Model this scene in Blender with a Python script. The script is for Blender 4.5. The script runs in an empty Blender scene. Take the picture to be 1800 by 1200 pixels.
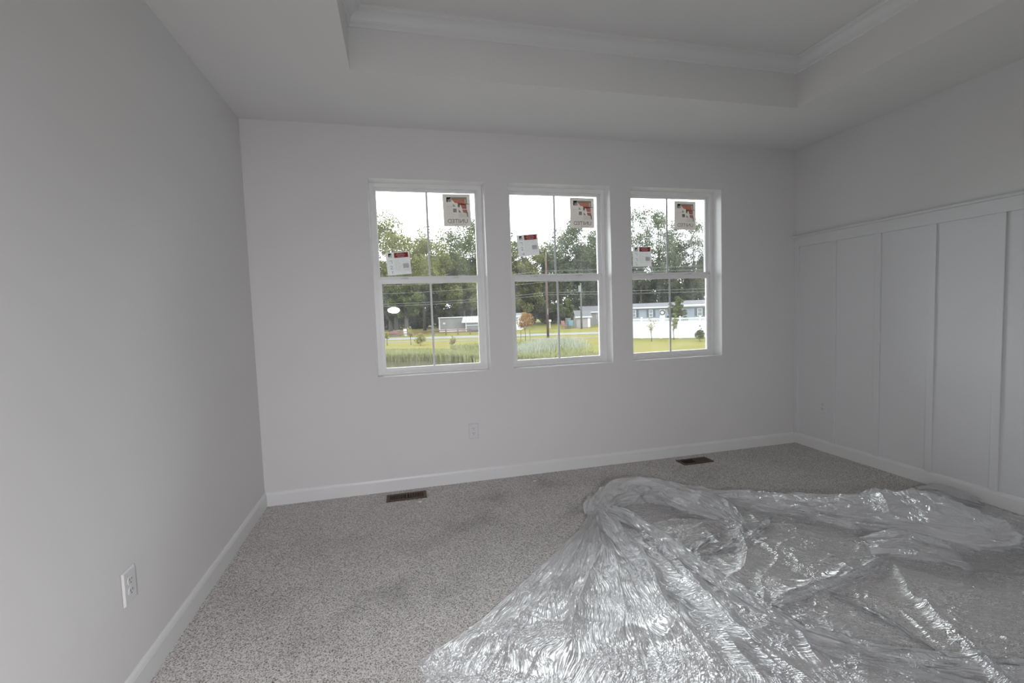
import bpy, math, random
import numpy as np
from mathutils import Vector, Matrix

random.seed(7)
RNG = np.random.default_rng(7)
scn = bpy.context.scene
COL = scn.collection

# ------------------------------------------------------------------ camera
CAM = np.array([0.9838, -3.6587, 1.3519])
cam = bpy.data.cameras.new('camera')
cam.sensor_width = 36.0
cam.lens = 821.61 / 1800 * 36.0
cam.clip_start, cam.clip_end = 0.02, 600
cob = bpy.data.objects.new('camera', cam)
COL.objects.link(cob)
_p, _y, _r = math.radians(-3.711), math.radians(13.837), math.radians(-1.9744)
_f = Vector((math.sin(_y) * math.cos(_p), math.cos(_y) * math.cos(_p), math.sin(_p)))
_r0 = Vector((math.cos(_y), -math.sin(_y), 0))
_u0 = _r0.cross(_f)
_rt = math.cos(_r) * _r0 + math.sin(_r) * _u0
_up = -math.sin(_r) * _r0 + math.cos(_r) * _u0
cob.matrix_world = Matrix(((_rt.x, _up.x, -_f.x, CAM[0]), (_rt.y, _up.y, -_f.y, CAM[1]),
                           (_rt.z, _up.z, -_f.z, CAM[2]), (0, 0, 0, 1)))
scn.camera = cob

# ------------------------------------------------------------------ sky, exposure
world = bpy.data.worlds.new('overcast_sky')
scn.world = world
world.use_nodes = True
_bg = world.node_tree.nodes['Background']
_bg.inputs['Color'].default_value = (0.93, 0.965, 1.0, 1)
_bg.inputs['Strength'].default_value = 3.5
vs = scn.view_settings
vs.view_transform = 'Standard'
vs.look = 'None'
vs.gamma = 1.0
vs.use_curve_mapping = False
vs.exposure = 1.0
scn.cycles.max_bounces = 8
scn.cycles.diffuse_bounces = 5
scn.cycles.glossy_bounces = 2
scn.cycles.transmission_bounces = 4
scn.cycles.transparent_max_bounces = 20
scn.cycles.use_light_tree = False
scn.cycles.use_adaptive_sampling = True
scn.cycles.adaptive_threshold = 0.03
scn.cycles.sample_clamp_indirect = 6.0

# ------------------------------------------------------------------ room dimensions
W, H = 4.66, 2.74              # room width, lower ceiling
YB = -4.9                      # wall behind the camera
WIN = [(0.8307, 1.7017), (1.8942, 2.7717), (2.9625, 3.8505)]
ZT, ZB = 2.366, 0.886
TL, TR, TB, TF = 0.80, 3.862, -0.80, -4.1
CRZ, TRAY = 2.972, 3.057
GZ = -1.4                      # outside ground
REV = 0.115                    # depth of the plaster reveal

# the photographer's flash head behind the viewpoint; the pane of the first window mirrors it
HL = bpy.data.lights.new('flash_head', 'AREA')
HL.shape = 'ELLIPSE'
HL.size, HL.size_y = 0.20, 0.12
HL.energy = 15.5
HL.spread = math.radians(125)
HL.color = (0.985, 0.965, 1.0)
HLo = bpy.data.objects.new('flash_head', HL)
HLo.location = (0.955, -4.62, 1.44)
HLo.rotation_euler = (math.radians(90 - 35), 0, 0)
COL.objects.link(HLo)

# window light portals: help the renderer find the sky through the openings
for i, (a, b) in enumerate(WIN):
    L = bpy.data.lights.new('sky_portal', 'AREA')
    L.shape = 'RECTANGLE'
    L.size, L.size_y = b - a, ZT - ZB
    L.cycles.is_portal = True
    o = bpy.data.objects.new('sky_portal', L)
    o.location = ((a + b) / 2, 0.26, (ZT + ZB) / 2)
    o.rotation_euler = (math.radians(-90), 0, 0)
    COL.objects.link(o)


# ------------------------------------------------------------------ helpers
class MB:
    def __init__(s):
        s.v, s.f = [], []

    def quad(s, *p):
        n = len(s.v)
        s.v += [tuple(q) for q in p]
        s.f.append(tuple(range(n, n + len(p))))
        return s

    def box(s, x0, x1, y0, y1, z0, z1, b=0.0):
        """box; b > 0 chamfers every edge"""
        if x1 < x0: x0, x1 = x1, x0
        if y1 < y0: y0, y1 = y1, y0
        if z1 < z0: z0, z1 = z1, z0
        n = len(s.v)
        if b <= 0:
            s.v += [(x, y, z) for z in (z0, z1) for y in (y0, y1) for x in (x0, x1)]
            s.f += [tuple(n + i for i in q) for q in
                    ((0, 2, 3, 1), (4, 5, 7, 6), (0, 1, 5, 4), (2, 6, 7, 3), (0, 4, 6, 2), (1, 3, 7, 5))]
            return s
        X, Y, Z = (x0, x1), (y0, y1), (z0, z1)
        idx = {}
        for i in (0, 1):
            for j in (0, 1):
                for k in (0, 1):
                    sx, sy, sz = 1 - 2 * i, 1 - 2 * j, 1 - 2 * k
                    for a in range(3):
                        q = [X[i] + b * sx, Y[j] + b * sy, Z[k] + b * sz]
                        q[a] = (X[i], Y[j], Z[k])[a]
                        idx[i, j, k, a] = len(s.v)
                        s.v.append(tuple(q))
        for a in range(3):
            for e in (0, 1):
                c = []
                for (m, n2) in ((0, 0), (1, 0), (1, 1), (0, 1)):
                    t = [m, n2]
                    t.insert(a, e)
                    c.append(idx[t[0], t[1], t[2], a])
                s.f.append(tuple(c if e else c[::-1]))
        for a in range(3):
            o1, o2 = [q for q in range(3) if q != a]
            for e1 in (0, 1):
                for e2 in (0, 1):
                    def g(w, ax):
                        t = [0, 0, 0]
                        t[a], t[o1], t[o2] = w, e1, e2
                        return idx[t[0], t[1], t[2], ax]
                    s.f.append((g(0, o1), g(1, o1), g(1, o2), g(0, o2)))
        for i in (0, 1):
            for j in (0, 1):
                for k in (0, 1):
                    s.f.append((idx[i, j, k, 0], idx[i, j, k, 1], idx[i, j, k, 2]))
        return s

    def tube(s, pts, rad, seg=8, cap=True):
        pts = [Vector(p) for p in pts]
        if not hasattr(rad, '__len__'): rad = [rad] * len(pts)
        n = len(s.v)
        t0 = (pts[-1] - pts[0]).normalized()
        a = Vector((0, 0, 1)) if abs(t0.z) < 0.9 else Vector((1, 0, 0))
        for i, p in enumerate(pts):
            t = (pts[min(i + 1, len(pts) - 1)] - pts[max(i - 1, 0)]).normalized()
            u = t.cross(a).normalized()
            w = u.cross(t)
            for k in range(seg):
                an = 2 * math.pi * k / seg
                s.v.append(tuple(p + (u * math.cos(an) + w * math.sin(an)) * rad[i]))
        for i in range(len(pts) - 1):
            for k in range(seg):
                k2 = (k + 1) % seg
                s.f.append((n + i * seg + k, n + i * seg + k2, n + (i + 1) * seg + k2, n + (i + 1) * seg + k))
        if cap:
            s.f.append(tuple(n + k for k in range(seg))[::-1])
            s.f.append(tuple(n + (len(pts) - 1) * seg + k for k in range(seg)))
        return s

    def prism(s, poly, fn, d0, d1):
        """extrude a 2-D polygon: fn(u, v, d) -> point"""
        n, m = len(s.v), len(poly)
        s.v += [tuple(fn(u, v, d0)) for u, v in poly] + [tuple(fn(u, v, d1)) for u, v in poly]
        s.f.append(tuple(range(n, n + m))[::-1])
        s.f.append(tuple(range(n + m, n + 2 * m)))
        for i in range(m):
            j = (i + 1) % m
            s.f.append((n + i, n + j, n + m + j, n + m + i))
        return s

    def build(s, name, m, parent=None, smooth=False, fix=True):
        me = bpy.data.meshes.new(name)
        me.from_pydata(s.v, [], s.f)
        if fix and len(s.f) < 60000:
            import bmesh
            bm = bmesh.new()
            bm.from_mesh(me)
            bmesh.ops.recalc_face_normals(bm, faces=bm.faces)
            bm.to_mesh(me)
            bm.free()
        me.materials.append(m)
        if smooth:
            me.polygons.foreach_set('use_smooth', [True] * len(me.polygons))
        me.update()
        return link(name, me, parent)


def link(name, data, parent=None):
    o = bpy.data.objects.new(name, data)
    COL.objects.link(o)
    if parent is not None:
        o.parent = parent
    return o


def npmesh(name, V, F, m, parent=None, smooth=False):
    """V (n,3), F (k,4) numpy -> object"""
    me = bpy.data.meshes.new(name)
    k = F.shape[1]
    me.vertices.add(len(V))
    me.vertices.foreach_set('co', V.astype(np.float32).ravel())
    me.loops.add(F.size)
    me.loops.foreach_set('vertex_index', F.astype(np.int32).ravel())
    me.polygons.add(len(F))
    me.polygons.foreach_set('loop_start', np.arange(0, F.size, k, dtype=np.int32))
    me.polygons.foreach_set('loop_total', np.full(len(F), k, dtype=np.int32))
    me.update(calc_edges=True)
    me.materials.append(m)
    if smooth:
        me.polygons.foreach_set('use_smooth', np.ones(len(F), dtype=bool))
    return link(name, me, parent)


def tag(o, label=None, cat=None, group=None, kind=None):
    for k, v in (('label', label), ('category', cat), ('group', group), ('kind', kind)):
        if v: o[k] = v
    return o


def empty(name, loc=(0, 0, 0), rz=0.0):
    o = link(name, None)
    o.location = loc
    o.rotation_euler.z = rz
    o.empty_display_size = 0.1
    return o


def structure(o, label=None):
    return tag(o, label=label, kind='structure')


# ------------------------------------------------------------------ materials
def new_mat(name):
    m = bpy.data.materials.new(name)
    m.use_nodes = True
    nt = m.node_tree
    return m, nt, nt.nodes['Principled BSDF'], nt.nodes['Material Output']


def node(nt, t, **kw):
    n = nt.nodes.new(t)
    for k, v in kw.items():
        if k.startswith('i_'):
            key = k[2:]
            n.inputs[int(key) if key.isdigit() else key.replace('_', ' ')].default_value = v
        else:
            setattr(n, k, v)
    return n


def ramp(nt, stops, interp='LINEAR'):
    r = nt.nodes.new('ShaderNodeValToRGB')
    r.color_ramp.interpolation = interp
    e = r.color_ramp.elements
    while len(e) < len(stops): e.new(0.5)
    for q, (p, c) in zip(e, stops):
        q.position = p
        q.color = (*c, 1) if len(c) == 3 else c
    return r


def simple(name, col, rough=0.6, metal=0.0, var=0.06, scale=6.0, bump=0.0, bscale=200.0, spec=0.5):
    """procedural paint: a faint noise in the colour and an optional fine bump"""
    m, nt, P, out = new_mat(name)
    tc = node(nt, 'ShaderNodeTexCoord')
    nz = node(nt, 'ShaderNodeTexNoise', i_Scale=scale, i_Detail=3.0)
    nt.links.new(tc.outputs['Object'], nz.inputs['Vector'])
    c0 = tuple(max(0, c * (1 - var)) for c in col)
    c1 = tuple(min(1, c * (1 + var)) for c in col)
    r = ramp(nt, [(0.3, c0), (0.7, c1)])
    nt.links.new(nz.outputs['Fac'], r.inputs['Fac'])
    nt.links.new(r.outputs['Color'], P.inputs['Base Color'])
    P.inputs['Roughness'].default_value = rough
    P.inputs['Metallic'].default_value = metal
    P.inputs['Specular IOR Level'].default_value = spec
    if bump:
        n2 = node(nt, 'ShaderNodeTexNoise', i_Scale=bscale, i_Detail=2.0)
        nt.links.new(tc.outputs['Object'], n2.inputs['Vector'])
        b = node(nt, 'ShaderNodeBump', i_Strength=bump, i_Distance=0.002)
        nt.links.new(n2.outputs['Fac'], b.inputs['Height'])
        nt.links.new(b.outputs['Normal'], P.inputs['Normal'])
    return m


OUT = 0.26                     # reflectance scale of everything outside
M = {}
M['wall'] = simple('wall_paint', (0.775, 0.77, 0.768), 0.75, var=0.012, scale=1.5, spec=0.25)
M['ceiling'] = simple('ceiling_paint', (0.81, 0.81, 0.80), 0.9, var=0.012, scale=1.5, spec=0.15)
M['trim'] = simple('trim_paint', (0.82, 0.825, 0.83), 0.38, var=0.01, scale=2.0)
M['panel'] = simple('panel_paint', (0.76, 0.77, 0.78), 0.45, var=0.012, scale=1.2)
M['vinyl'] = simple('window_vinyl', (0.89, 0.89, 0.89), 0.35, var=0.01)
M['grille'] = simple('grille_bar', (0.72, 0.74, 0.76), 0.4, var=0.01)
M['plastic_white'] = simple('outlet_plastic', (0.76, 0.76, 0.77), 0.3, var=0.01)
M['slot'] = simple('outlet_slot', (0.03, 0.03, 0.03), 0.8)
M['steel'] = simple('screw_metal', (0.7, 0.7, 0.68), 0.35, metal=0.8)
M['bronze'] = simple('register_brown', (0.10, 0.062, 0.043), 0.55, metal=0.2, var=0.15, scale=40)
M['duct'] = simple('duct_dark', (0.012, 0.010, 0.009), 0.9)
M['scrap'] = simple('scrap_white', (0.85, 0.85, 0.83), 0.6)
M['outside_wall'] = simple('outside_siding', (0.6, 0.6, 0.58), 0.8)


def make_carpet():
    m, nt, P, out = new_mat('carpet_loop')
    tc = node(nt, 'ShaderNodeTexCoord')
    v = node(nt, 'ShaderNodeTexVoronoi', i_Scale=250.0)
    v2 = node(nt, 'ShaderNodeTexNoise', i_Scale=120.0, i_Detail=2.0, i_Roughness=0.75)
    big = node(nt, 'ShaderNodeTexNoise', i_Scale=2.3, i_Detail=3.0, i_Roughness=0.6)
    for q in (v, v2, big): nt.links.new(tc.outputs['Object'], q.inputs['Vector'])
    sep = node(nt, 'ShaderNodeSeparateColor')
    nt.links.new(v.outputs['Color'], sep.inputs['Color'])
    mx = node(nt, 'ShaderNodeMix', data_type='FLOAT', i_0=0.5)
    nt.links.new(sep.outputs[0], mx.inputs[2])
    nt.links.new(v2.outputs['Fac'], mx.inputs[3])
    r = ramp(nt, [(0.20, (0.15, 0.138, 0.13)), (0.36, (0.49, 0.465, 0.45)), (0.52, (0.81, 0.785, 0.76)), (0.75, (0.97, 0.945, 0.915))])
    nt.links.new(mx.outputs[0], r.inputs['Fac'])
    # patches where the pile lies the other way: footprints and vacuum marks
    at = node(nt, 'ShaderNodeAttribute', attribute_name='pile_lay')
    ad = node(nt, 'ShaderNodeMath', operation='MULTIPLY_ADD', i_1=0.25, i_2=0.86)
    nt.links.new(big.outputs['Fac'], ad.inputs[0])
    sb = node(nt, 'ShaderNodeMath', operation='SUBTRACT')
    nt.links.new(ad.outputs[0], sb.inputs[0])
    nt.links.new(at.outputs['Fac'], sb.inputs[1])
    mul = node(nt, 'ShaderNodeMix', data_type='RGBA', blend_type='MULTIPLY', i_0=1.0)
    nt.links.new(r.outputs['Color'], mul.inputs[6])
    nt.links.new(sb.outputs[0], mul.inputs[7])
    nt.links.new(mul.outputs[2], P.inputs['Base Color'])
    P.inputs['Roughness'].default_value = 1.0
    P.inputs['Specular IOR Level'].default_value = 0.0
    b = node(nt, 'ShaderNodeBump', i_Strength=0.9, i_Distance=0.006)
    nt.links.new(v.outputs['Distance'], b.inputs['Height'])
    b.invert = True
    nt.links.new(b.outputs['Normal'], P.inputs['Normal'])
    return m


M['carpet'] = make_carpet()


def make_glass():
    m, nt, P, out = new_mat('window_glass')
    nt.nodes.remove(P)
    tr = node(nt, 'ShaderNodeBsdfTransparent', i_Color=(0.95, 0.965, 0.96, 1))
    gl = node(nt, 'ShaderNodeBsdfGlossy', i_Color=(1, 1, 1, 1), i_Roughness=0.01)
    fr = node(nt, 'ShaderNodeFresnel', i_IOR=1.45)
    mx = node(nt, 'ShaderNodeMixShader')
    nt.links.new(fr.outputs[0], mx.inputs[0])
    nt.links.new(tr.outputs[0], mx.inputs[1])
    nt.links.new(gl.outputs[0], mx.inputs[2])
    # builder's dust on the pane, in soft streaks
    tc = node(nt, 'ShaderNodeTexCoord')
    mp = node(nt, 'ShaderNodeMapping', i_Scale=(14, 14, 3))
    nz = node(nt, 'ShaderNodeTexNoise', i_Scale=1.0, i_Detail=4.0)
    nt.links.new(tc.outputs['Object'], mp.inputs[0])
    nt.links.new(mp.outputs[0], nz.inputs['Vector'])
    r = ramp(nt, [(0.35, (0.008,) * 3), (0.75, (0.028,) * 3)])
    nt.links.new(nz.outputs['Fac'], r.inputs['Fac'])
    du = node(nt, 'ShaderNodeBsdfTranslucent', i_Color=(0.9, 0.9, 0.9, 1))
    m2 = node(nt, 'ShaderNodeMixShader')
    nt.links.new(r.outputs['Color'], m2.inputs[0])
    nt.links.new(mx.outputs[0], m2.inputs[1])
    nt.links.new(du.outputs[0], m2.inputs[2])
    nt.links.new(m2.outputs[0], out.inputs[0])
    return m


M['glass'] = make_glass()


def make_paper(name, col, trans=0.5):
    m, nt, P, out = new_mat(name)
    nt.nodes.remove(P)
    tc = node(nt, 'ShaderNodeTexCoord')
    nz = node(nt, 'ShaderNodeTexNoise', i_Scale=60.0)
    nt.links.new(tc.outputs['Object'], nz.inputs['Vector'])
    r = ramp(nt, [(0.3, tuple(c * 0.94 for c in col)), (0.7, col)])
    nt.links.new(nz.outputs['Fac'], r.inputs['Fac'])
    d = node(nt, 'ShaderNodeBsdfDiffuse')
    t = node(nt, 'ShaderNodeBsdfTranslucent')
    mx = node(nt, 'ShaderNodeMixShader', i_0=trans)
    nt.links.new(r.outputs['Color'], d.inputs[0])
    nt.links.new(r.outputs['Color'], t.inputs[0])
    nt.links.new(d.outputs[0], mx.inputs[1])
    nt.links.new(t.outputs[0], mx.inputs[2])
    nt.links.new(mx.outputs[0], out.inputs[0])
    return m


M['paper'] = make_paper('sticker_paper', (0.80, 0.77, 0.74), 0.45)
M['label_paper'] = make_paper('label_paper', (0.86, 0.86, 0.86), 0.45)
M['ink_black'] = make_paper('ink_black', (0.015, 0.015, 0.015), 0.2)
M['ink_dark'] = make_paper('ink_dark_grey', (0.17, 0.165, 0.16), 0.35)
M['ink_grey'] = make_paper('ink_grey', (0.42, 0.40, 0.39), 0.4)
M['ink_pale'] = make_paper('ink_pale_grey', (0.64, 0.63, 0.62), 0.45)
M['ink_orange'] = make_paper('ink_orange', (0.80, 0.36, 0.27), 0.45)
M['ink_rose'] = make_paper('ink_rose', (0.62, 0.30, 0.27), 0.45)
M['ink_red'] = make_paper('ink_red', (0.40, 0.075, 0.065), 0.35)
M['ink_green'] = make_paper('ink_green_grey', (0.36, 0.44, 0.42), 0.4)


def make_film(name, body=0.16, ior=1.5, bump=0.6):
    """thin clear polythene: mostly see-through, a milky body, sharp crinkled gloss"""
    m, nt, P, out = new_mat(name)
    nt.nodes.remove(P)
    uv = node(nt, 'ShaderNodeUVMap')
    mp = node(nt, 'ShaderNodeMapping', i_Scale=(1.0, 0.30, 1.0))
    nt.links.new(uv.outputs[0], mp.inputs[0])
    wn = node(nt, 'ShaderNodeTexNoise', i_Scale=5.0, i_Detail=0.0, noise_dimensions='2D')
    nt.links.new(uv.outputs[0], wn.inputs['Vector'])
    wa = node(nt, 'ShaderNodeMixRGB', blend_type='ADD', i_0=0.10)
    nt.links.new(mp.outputs[0], wa.inputs[1])
    nt.links.new(wn.outputs['Color'], wa.inputs[2])
    n0 = node(nt, 'ShaderNodeTexNoise', i_Scale=24.0, i_Detail=1.0, i_Roughness=0.5, noise_dimensions='2D')
    n1 = node(nt, 'ShaderNodeTexNoise', i_Scale=85.0, i_Detail=1.5, i_Roughness=0.6, noise_dimensions='2D')
    for q in (n0, n1): nt.links.new(wa.outputs[0], q.inputs['Vector'])
    rd = []
    for q in (n0, n1):                                # fold the noise over: sharp creases
        s1 = node(nt, 'ShaderNodeMath', operation='SUBTRACT', i_1=0.5)
        s2 = node(nt, 'ShaderNodeMath', operation='ABSOLUTE')
        nt.links.new(q.outputs['Fac'], s1.inputs[0])
        nt.links.new(s1.outputs[0], s2.inputs[0])
        rd.append(s2)
    a2 = node(nt, 'ShaderNodeMath', operation='MULTIPLY_ADD', i_1=0.45)
    nt.links.new(rd[1].outputs[0], a2.inputs[0])
    nt.links.new(rd[0].outputs[0], a2.inputs[2])
    b = node(nt, 'ShaderNodeBump', i_Strength=bump, i_Distance=0.03)
    b.invert = True
    nt.links.new(a2.outputs[0], b.inputs['Height'])
    tr = node(nt, 'ShaderNodeBsdfTransparent', i_Color=(0.97, 0.97, 0.975, 1))
    gl = node(nt, 'ShaderNodeBsdfGlossy', i_Color=(1, 1, 1, 1), i_Roughness=0.31)
    df = node(nt, 'ShaderNodeBsdfDiffuse', i_Color=(0.94, 0.945, 0.96, 1))
    tl = node(nt, 'ShaderNodeBsdfTranslucent', i_Color=(0.94, 0.945, 0.96, 1))
    g2 = node(nt, 'ShaderNodeBsdfGlossy', i_Color=(1, 1, 1, 1), i_Roughness=0.09)
    for q in (gl, g2, df): nt.links.new(b.outputs[0], q.inputs['Normal'])
    gm = node(nt, 'ShaderNodeMixShader', i_0=0.42)
    nt.links.new(gl.outputs[0], gm.inputs[1])
    nt.links.new(g2.outputs[0], gm.inputs[2])
    milk = node(nt, 'ShaderNodeMixShader', i_0=0.35)
    nt.links.new(df.outputs[0], milk.inputs[1])
    nt.links.new(tl.outputs[0], milk.inputs[2])
    # where the film is seen edge-on there is more of it in the way
    lw = node(nt, 'ShaderNodeLayerWeight', i_Blend=0.35)
    k = node(nt, 'ShaderNodeMath', operation='MULTIPLY_ADD', i_1=0.20, i_2=body, use_clamp=True)
    nt.links.new(lw.outputs['Facing'], k.inputs[0])
    m1 = node(nt, 'ShaderNodeMixShader')
    nt.links.new(k.outputs[0], m1.inputs[0])
    nt.links.new(tr.outputs[0], m1.inputs[1])
    nt.links.new(milk.outputs[0], m1.inputs[2])
    fr = node(nt, 'ShaderNodeFresnel', i_IOR=ior)
    nt.links.new(b.outputs[0], fr.inputs['Normal'])
    f2 = node(nt, 'ShaderNodeMath', operation='MULTIPLY', i_1=0.42, use_clamp=True)
    nt.links.new(fr.outputs[0], f2.inputs[0])
    m2 = node(nt, 'ShaderNodeMixShader')
    nt.links.new(f2.outputs[0], m2.inputs[0])
    nt.links.new(m1.outputs[0], m2.inputs[1])
    nt.links.new(gm.outputs[0], m2.inputs[2])
    nt.links.new(m2.outputs[0], out.inputs[0])
    return m


M['film'] = make_film('clear_film', body=0.07, bump=0.95)
M['film_fold'] = make_film('clear_film_folded', body=0.52, bump=0.9)


def make_leaf(name, cols, trans=0.35):
    m, nt, P, out = new_mat(name)
    nt.nodes.remove(P)
    g = node(nt, 'ShaderNodeNewGeometry')
    r = ramp(nt, [(i / (len(cols) - 1), c) for i, c in enumerate(cols)])
    nt.links.new(g.outputs['Random Per Island'], r.inputs['Fac'])
    d = node(nt, 'ShaderNodeBsdfDiffuse')
    t = node(nt, 'ShaderNodeBsdfTranslucent')
    mx = node(nt, 'ShaderNodeMixShader', i_0=trans)
    nt.links.new(r.outputs['Color'], d.inputs[0])
    nt.links.new(r.outputs['Color'], t.inputs[0])
    nt.links.new(d.outputs[0], mx.inputs[1])
    nt.links.new(t.outputs[0], mx.inputs[2])
    nt.links.new(mx.outputs[0], out.inputs[0])
    return m


M['leaf_light'] = make_leaf('leaf_light', [(0.24, 0.28, 0.09), (0.46, 0.48, 0.18), (0.72, 0.70, 0.32)])
M['leaf_mid'] = make_leaf('leaf_mid', [(0.15, 0.20, 0.08), (0.30, 0.36, 0.15), (0.52, 0.55, 0.25)])
M['leaf_grey'] = make_leaf('leaf_grey', [(0.16, 0.20, 0.12), (0.29, 0.34, 0.20), (0.48, 0.52, 0.33)])
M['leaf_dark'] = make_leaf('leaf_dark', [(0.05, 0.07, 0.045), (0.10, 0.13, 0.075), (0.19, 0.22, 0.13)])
M['leaf_yellow'] = make_leaf('leaf_yellow', [(0.50, 0.48, 0.15), (0.72, 0.66, 0.24), (0.85, 0.70, 0.28)])
M['leaf_orange'] = make_leaf('leaf_orange', [(0.80, 0.30, 0.11), (0.85, 0.46, 0.18), (0.66, 0.56, 0.20)])
M['blade_green'] = make_leaf('blade_green', [(0.42, 0.46, 0.16), (0.62, 0.64, 0.28), (0.80, 0.78, 0.44)])
M['blade_pale'] = make_leaf('blade_pale', [(0.62, 0.68, 0.42), (0.80, 0.84, 0.62), (0.95, 0.96, 0.82)])
M['bark'] = simple('bark', (0.10, 0.082, 0.07), 0.9, var=0.3, scale=8)
M['bark_pale'] = simple('bark_pale', (0.36, 0.33, 0.30), 0.9, var=0.3, scale=8)
M['pole_wood'] = simple('pole_wood', (0.19, 0.11, 0.08), 0.9, var=0.25, scale=5)
M['pole_grey'] = simple('pole_weathered', (0.20, 0.21, 0.16), 0.9, var=0.2, scale=5)
M['wire'] = simple('wire_alu', (0.62, 0.63, 0.62), 0.5)
M['road'] = simple('asphalt', (0.36, 0.36, 0.37), 0.9, var=0.08, scale=2)
M['concrete'] = simple('concrete', (0.34, 0.33, 0.31), 0.9, var=0.08, scale=2)
M['vinyl_fence'] = simple('fence_vinyl', (0.90, 0.92, 0.94), 0.5, var=0.01)
M['siding_blue'] = simple('siding_blue_grey', (0.50, 0.57, 0.68), 0.7, var=0.03)
M['siding_grey'] = simple('siding_grey', (0.47, 0.45, 0.44), 0.7, var=0.03)
M['siding_pink'] = simple('siding_pinkish', (0.62, 0.54, 0.54), 0.7, var=0.03)
M['white_paint'] = simple('white_paint', (0.8, 0.8, 0.8), 0.6)
M['roof_grey'] = simple('shingle_grey', (0.23, 0.22, 0.25), 0.9, var=0.15, scale=3)
M['roof_dark'] = simple('shingle_dark', (0.20, 0.21, 0.22), 0.9, var=0.15, scale=3)
M['shutter'] = simple('shutter_slate', (0.13, 0.16, 0.21), 0.6)
M['pane_dark'] = simple('pane_dark', (0.10, 0.11, 0.12), 0.15)
M['rail_red'] = simple('rail_red_brown', (0.34, 0.16, 0.12), 0.85, var=0.2)
M['red'] = simple('faded_red', (0.42, 0.16, 0.15), 0.7)
M['teal'] = simple('faded_teal', (0.16, 0.38, 0.40), 0.7)
M['wood_grey'] = simple('wood_grey', (0.28, 0.25, 0.22), 0.9, var=0.2)
M['rubber'] = simple('tyre_rubber', (0.03, 0.03, 0.03), 0.8)
M['metal_grey'] = simple('metal_grey', (0.45, 0.46, 0.47), 0.5, metal=0.4)


def make_lawn():
    m, nt, P, out = new_mat('lawn_grass')
    tc = node(nt, 'ShaderNodeTexCoord')
    n1 = node(nt, 'ShaderNodeTexNoise', i_Scale=0.22, i_Detail=5.0, i_Roughness=0.6)
    n2 = node(nt, 'ShaderNodeTexNoise', i_Scale=3.0, i_Detail=5.0, i_Roughness=0.7)
    for q in (n1, n2): nt.links.new(tc.outputs['Object'], q.inputs['Vector'])
    mx = node(nt, 'ShaderNodeMix', data_type='FLOAT', i_0=0.5)
    nt.links.new(n1.outputs['Fac'], mx.inputs[2])
    nt.links.new(n2.outputs['Fac'], mx.inputs[3])
    r = ramp(nt, [(0.34, (0.25, 0.28, 0.06)), (0.46, (0.36, 0.36, 0.09)), (0.55, (0.44, 0.38, 0.12)), (0.66, (0.42, 0.32, 0.14))])
    nt.links.new(mx.outputs[0], r.inputs['Fac'])
    nt.links.new(r.outputs['Color'], P.inputs['Base Color'])
    P.inputs['Roughness'].default_value = 1.0
    P.inputs['Specular IOR Level'].default_value = 0.05
    b = node(nt, 'ShaderNodeBump', i_Strength=0.5, i_Distance=0.08)
    nt.links.new(n2.outputs['Fac'], b.inputs['Height'])
    nt.links.new(b.outputs[0], P.inputs['Normal'])
    return m


M['lawn'] = make_lawn()


def make_water():
    m, nt, P, out = new_mat('pond_water')
    tc = node(nt, 'ShaderNodeTexCoord')
    n = node(nt, 'ShaderNodeTexNoise', i_Scale=2.0, i_Detail=3.0)
    nt.links.new(tc.outputs['Object'], n.inputs['Vector'])
    r = ramp(nt, [(0.3, (0.11, 0.095, 0.06)), (0.7, (0.17, 0.145, 0.095))])
    nt.links.new(n.outputs['Fac'], r.inputs['Fac'])
    nt.links.new(r.outputs['Color'], P.inputs['Base Color'])
    P.inputs['Roughness'].default_value = 0.12
    b = node(nt, 'ShaderNodeBump', i_Strength=0.15, i_Distance=0.02)
    nt.links.new(n.outputs['Fac'], b.inputs['Height'])
    nt.links.new(b.outputs[0], P.inputs['Normal'])
    return m


M['water'] = make_water()
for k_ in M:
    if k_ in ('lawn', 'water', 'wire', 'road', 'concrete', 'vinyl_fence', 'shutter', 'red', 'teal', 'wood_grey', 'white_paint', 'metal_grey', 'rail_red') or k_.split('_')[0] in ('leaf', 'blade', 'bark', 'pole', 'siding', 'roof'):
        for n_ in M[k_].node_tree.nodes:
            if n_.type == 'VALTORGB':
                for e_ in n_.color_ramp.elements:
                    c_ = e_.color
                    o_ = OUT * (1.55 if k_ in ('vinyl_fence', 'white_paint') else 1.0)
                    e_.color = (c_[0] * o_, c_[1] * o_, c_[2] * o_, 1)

# ================================================================== THE ROOM
# floor: one carpeted plane with the trodden patches as a vertex attribute
SPOTS = [(0.90, -1.37, .10, .16), (0.72, -1.475, .07, .10), (1.476, -0.715, .12, .12), (2.104, -0.787, .09, .14), (1.28, -0.786, .12, .10),
         (1.62, -0.40, .10, .12), (2.06, -0.255, .12, .12), (1.347, -1.24, .10, .06), (0.505, -0.777, .16, .06), (0.35, -1.25, .2, .05),
         (1.05, -0.95, .10, .08), (0.55, -1.62, .10, .07), (3.3, -0.45, .25, .05), (2.5, -0.3, .15, .08), (1.15, -1.45, .08, .08)]
nx, ny = 160, 170
gx, gy = np.meshgrid(np.linspace(0, W, nx), np.linspace(YB, 0, ny))
lay = np.zeros_like(gx)
for sx, sy, sr, sa in SPOTS:
    d = np.hypot(gx - sx, (gy - sy) * 1.2) / sr
    wob = 1 + 0.35 * np.sin(3 * np.arctan2(gy - sy, gx - sx) + sx * 9)
    lay += 1.5 * sa * np.exp(-(d * wob) ** 2)
V = np.stack([gx.ravel(), gy.ravel(), np.zeros(gx.size)], 1)
ii = (np.arange(ny - 1)[:, None] * nx + np.arange(nx - 1)[None]).ravel()
F = np.stack([ii, ii + 1, ii + nx + 1, ii + nx], 1)
floor = npmesh('floor', V, F, M['carpet'])
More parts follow.
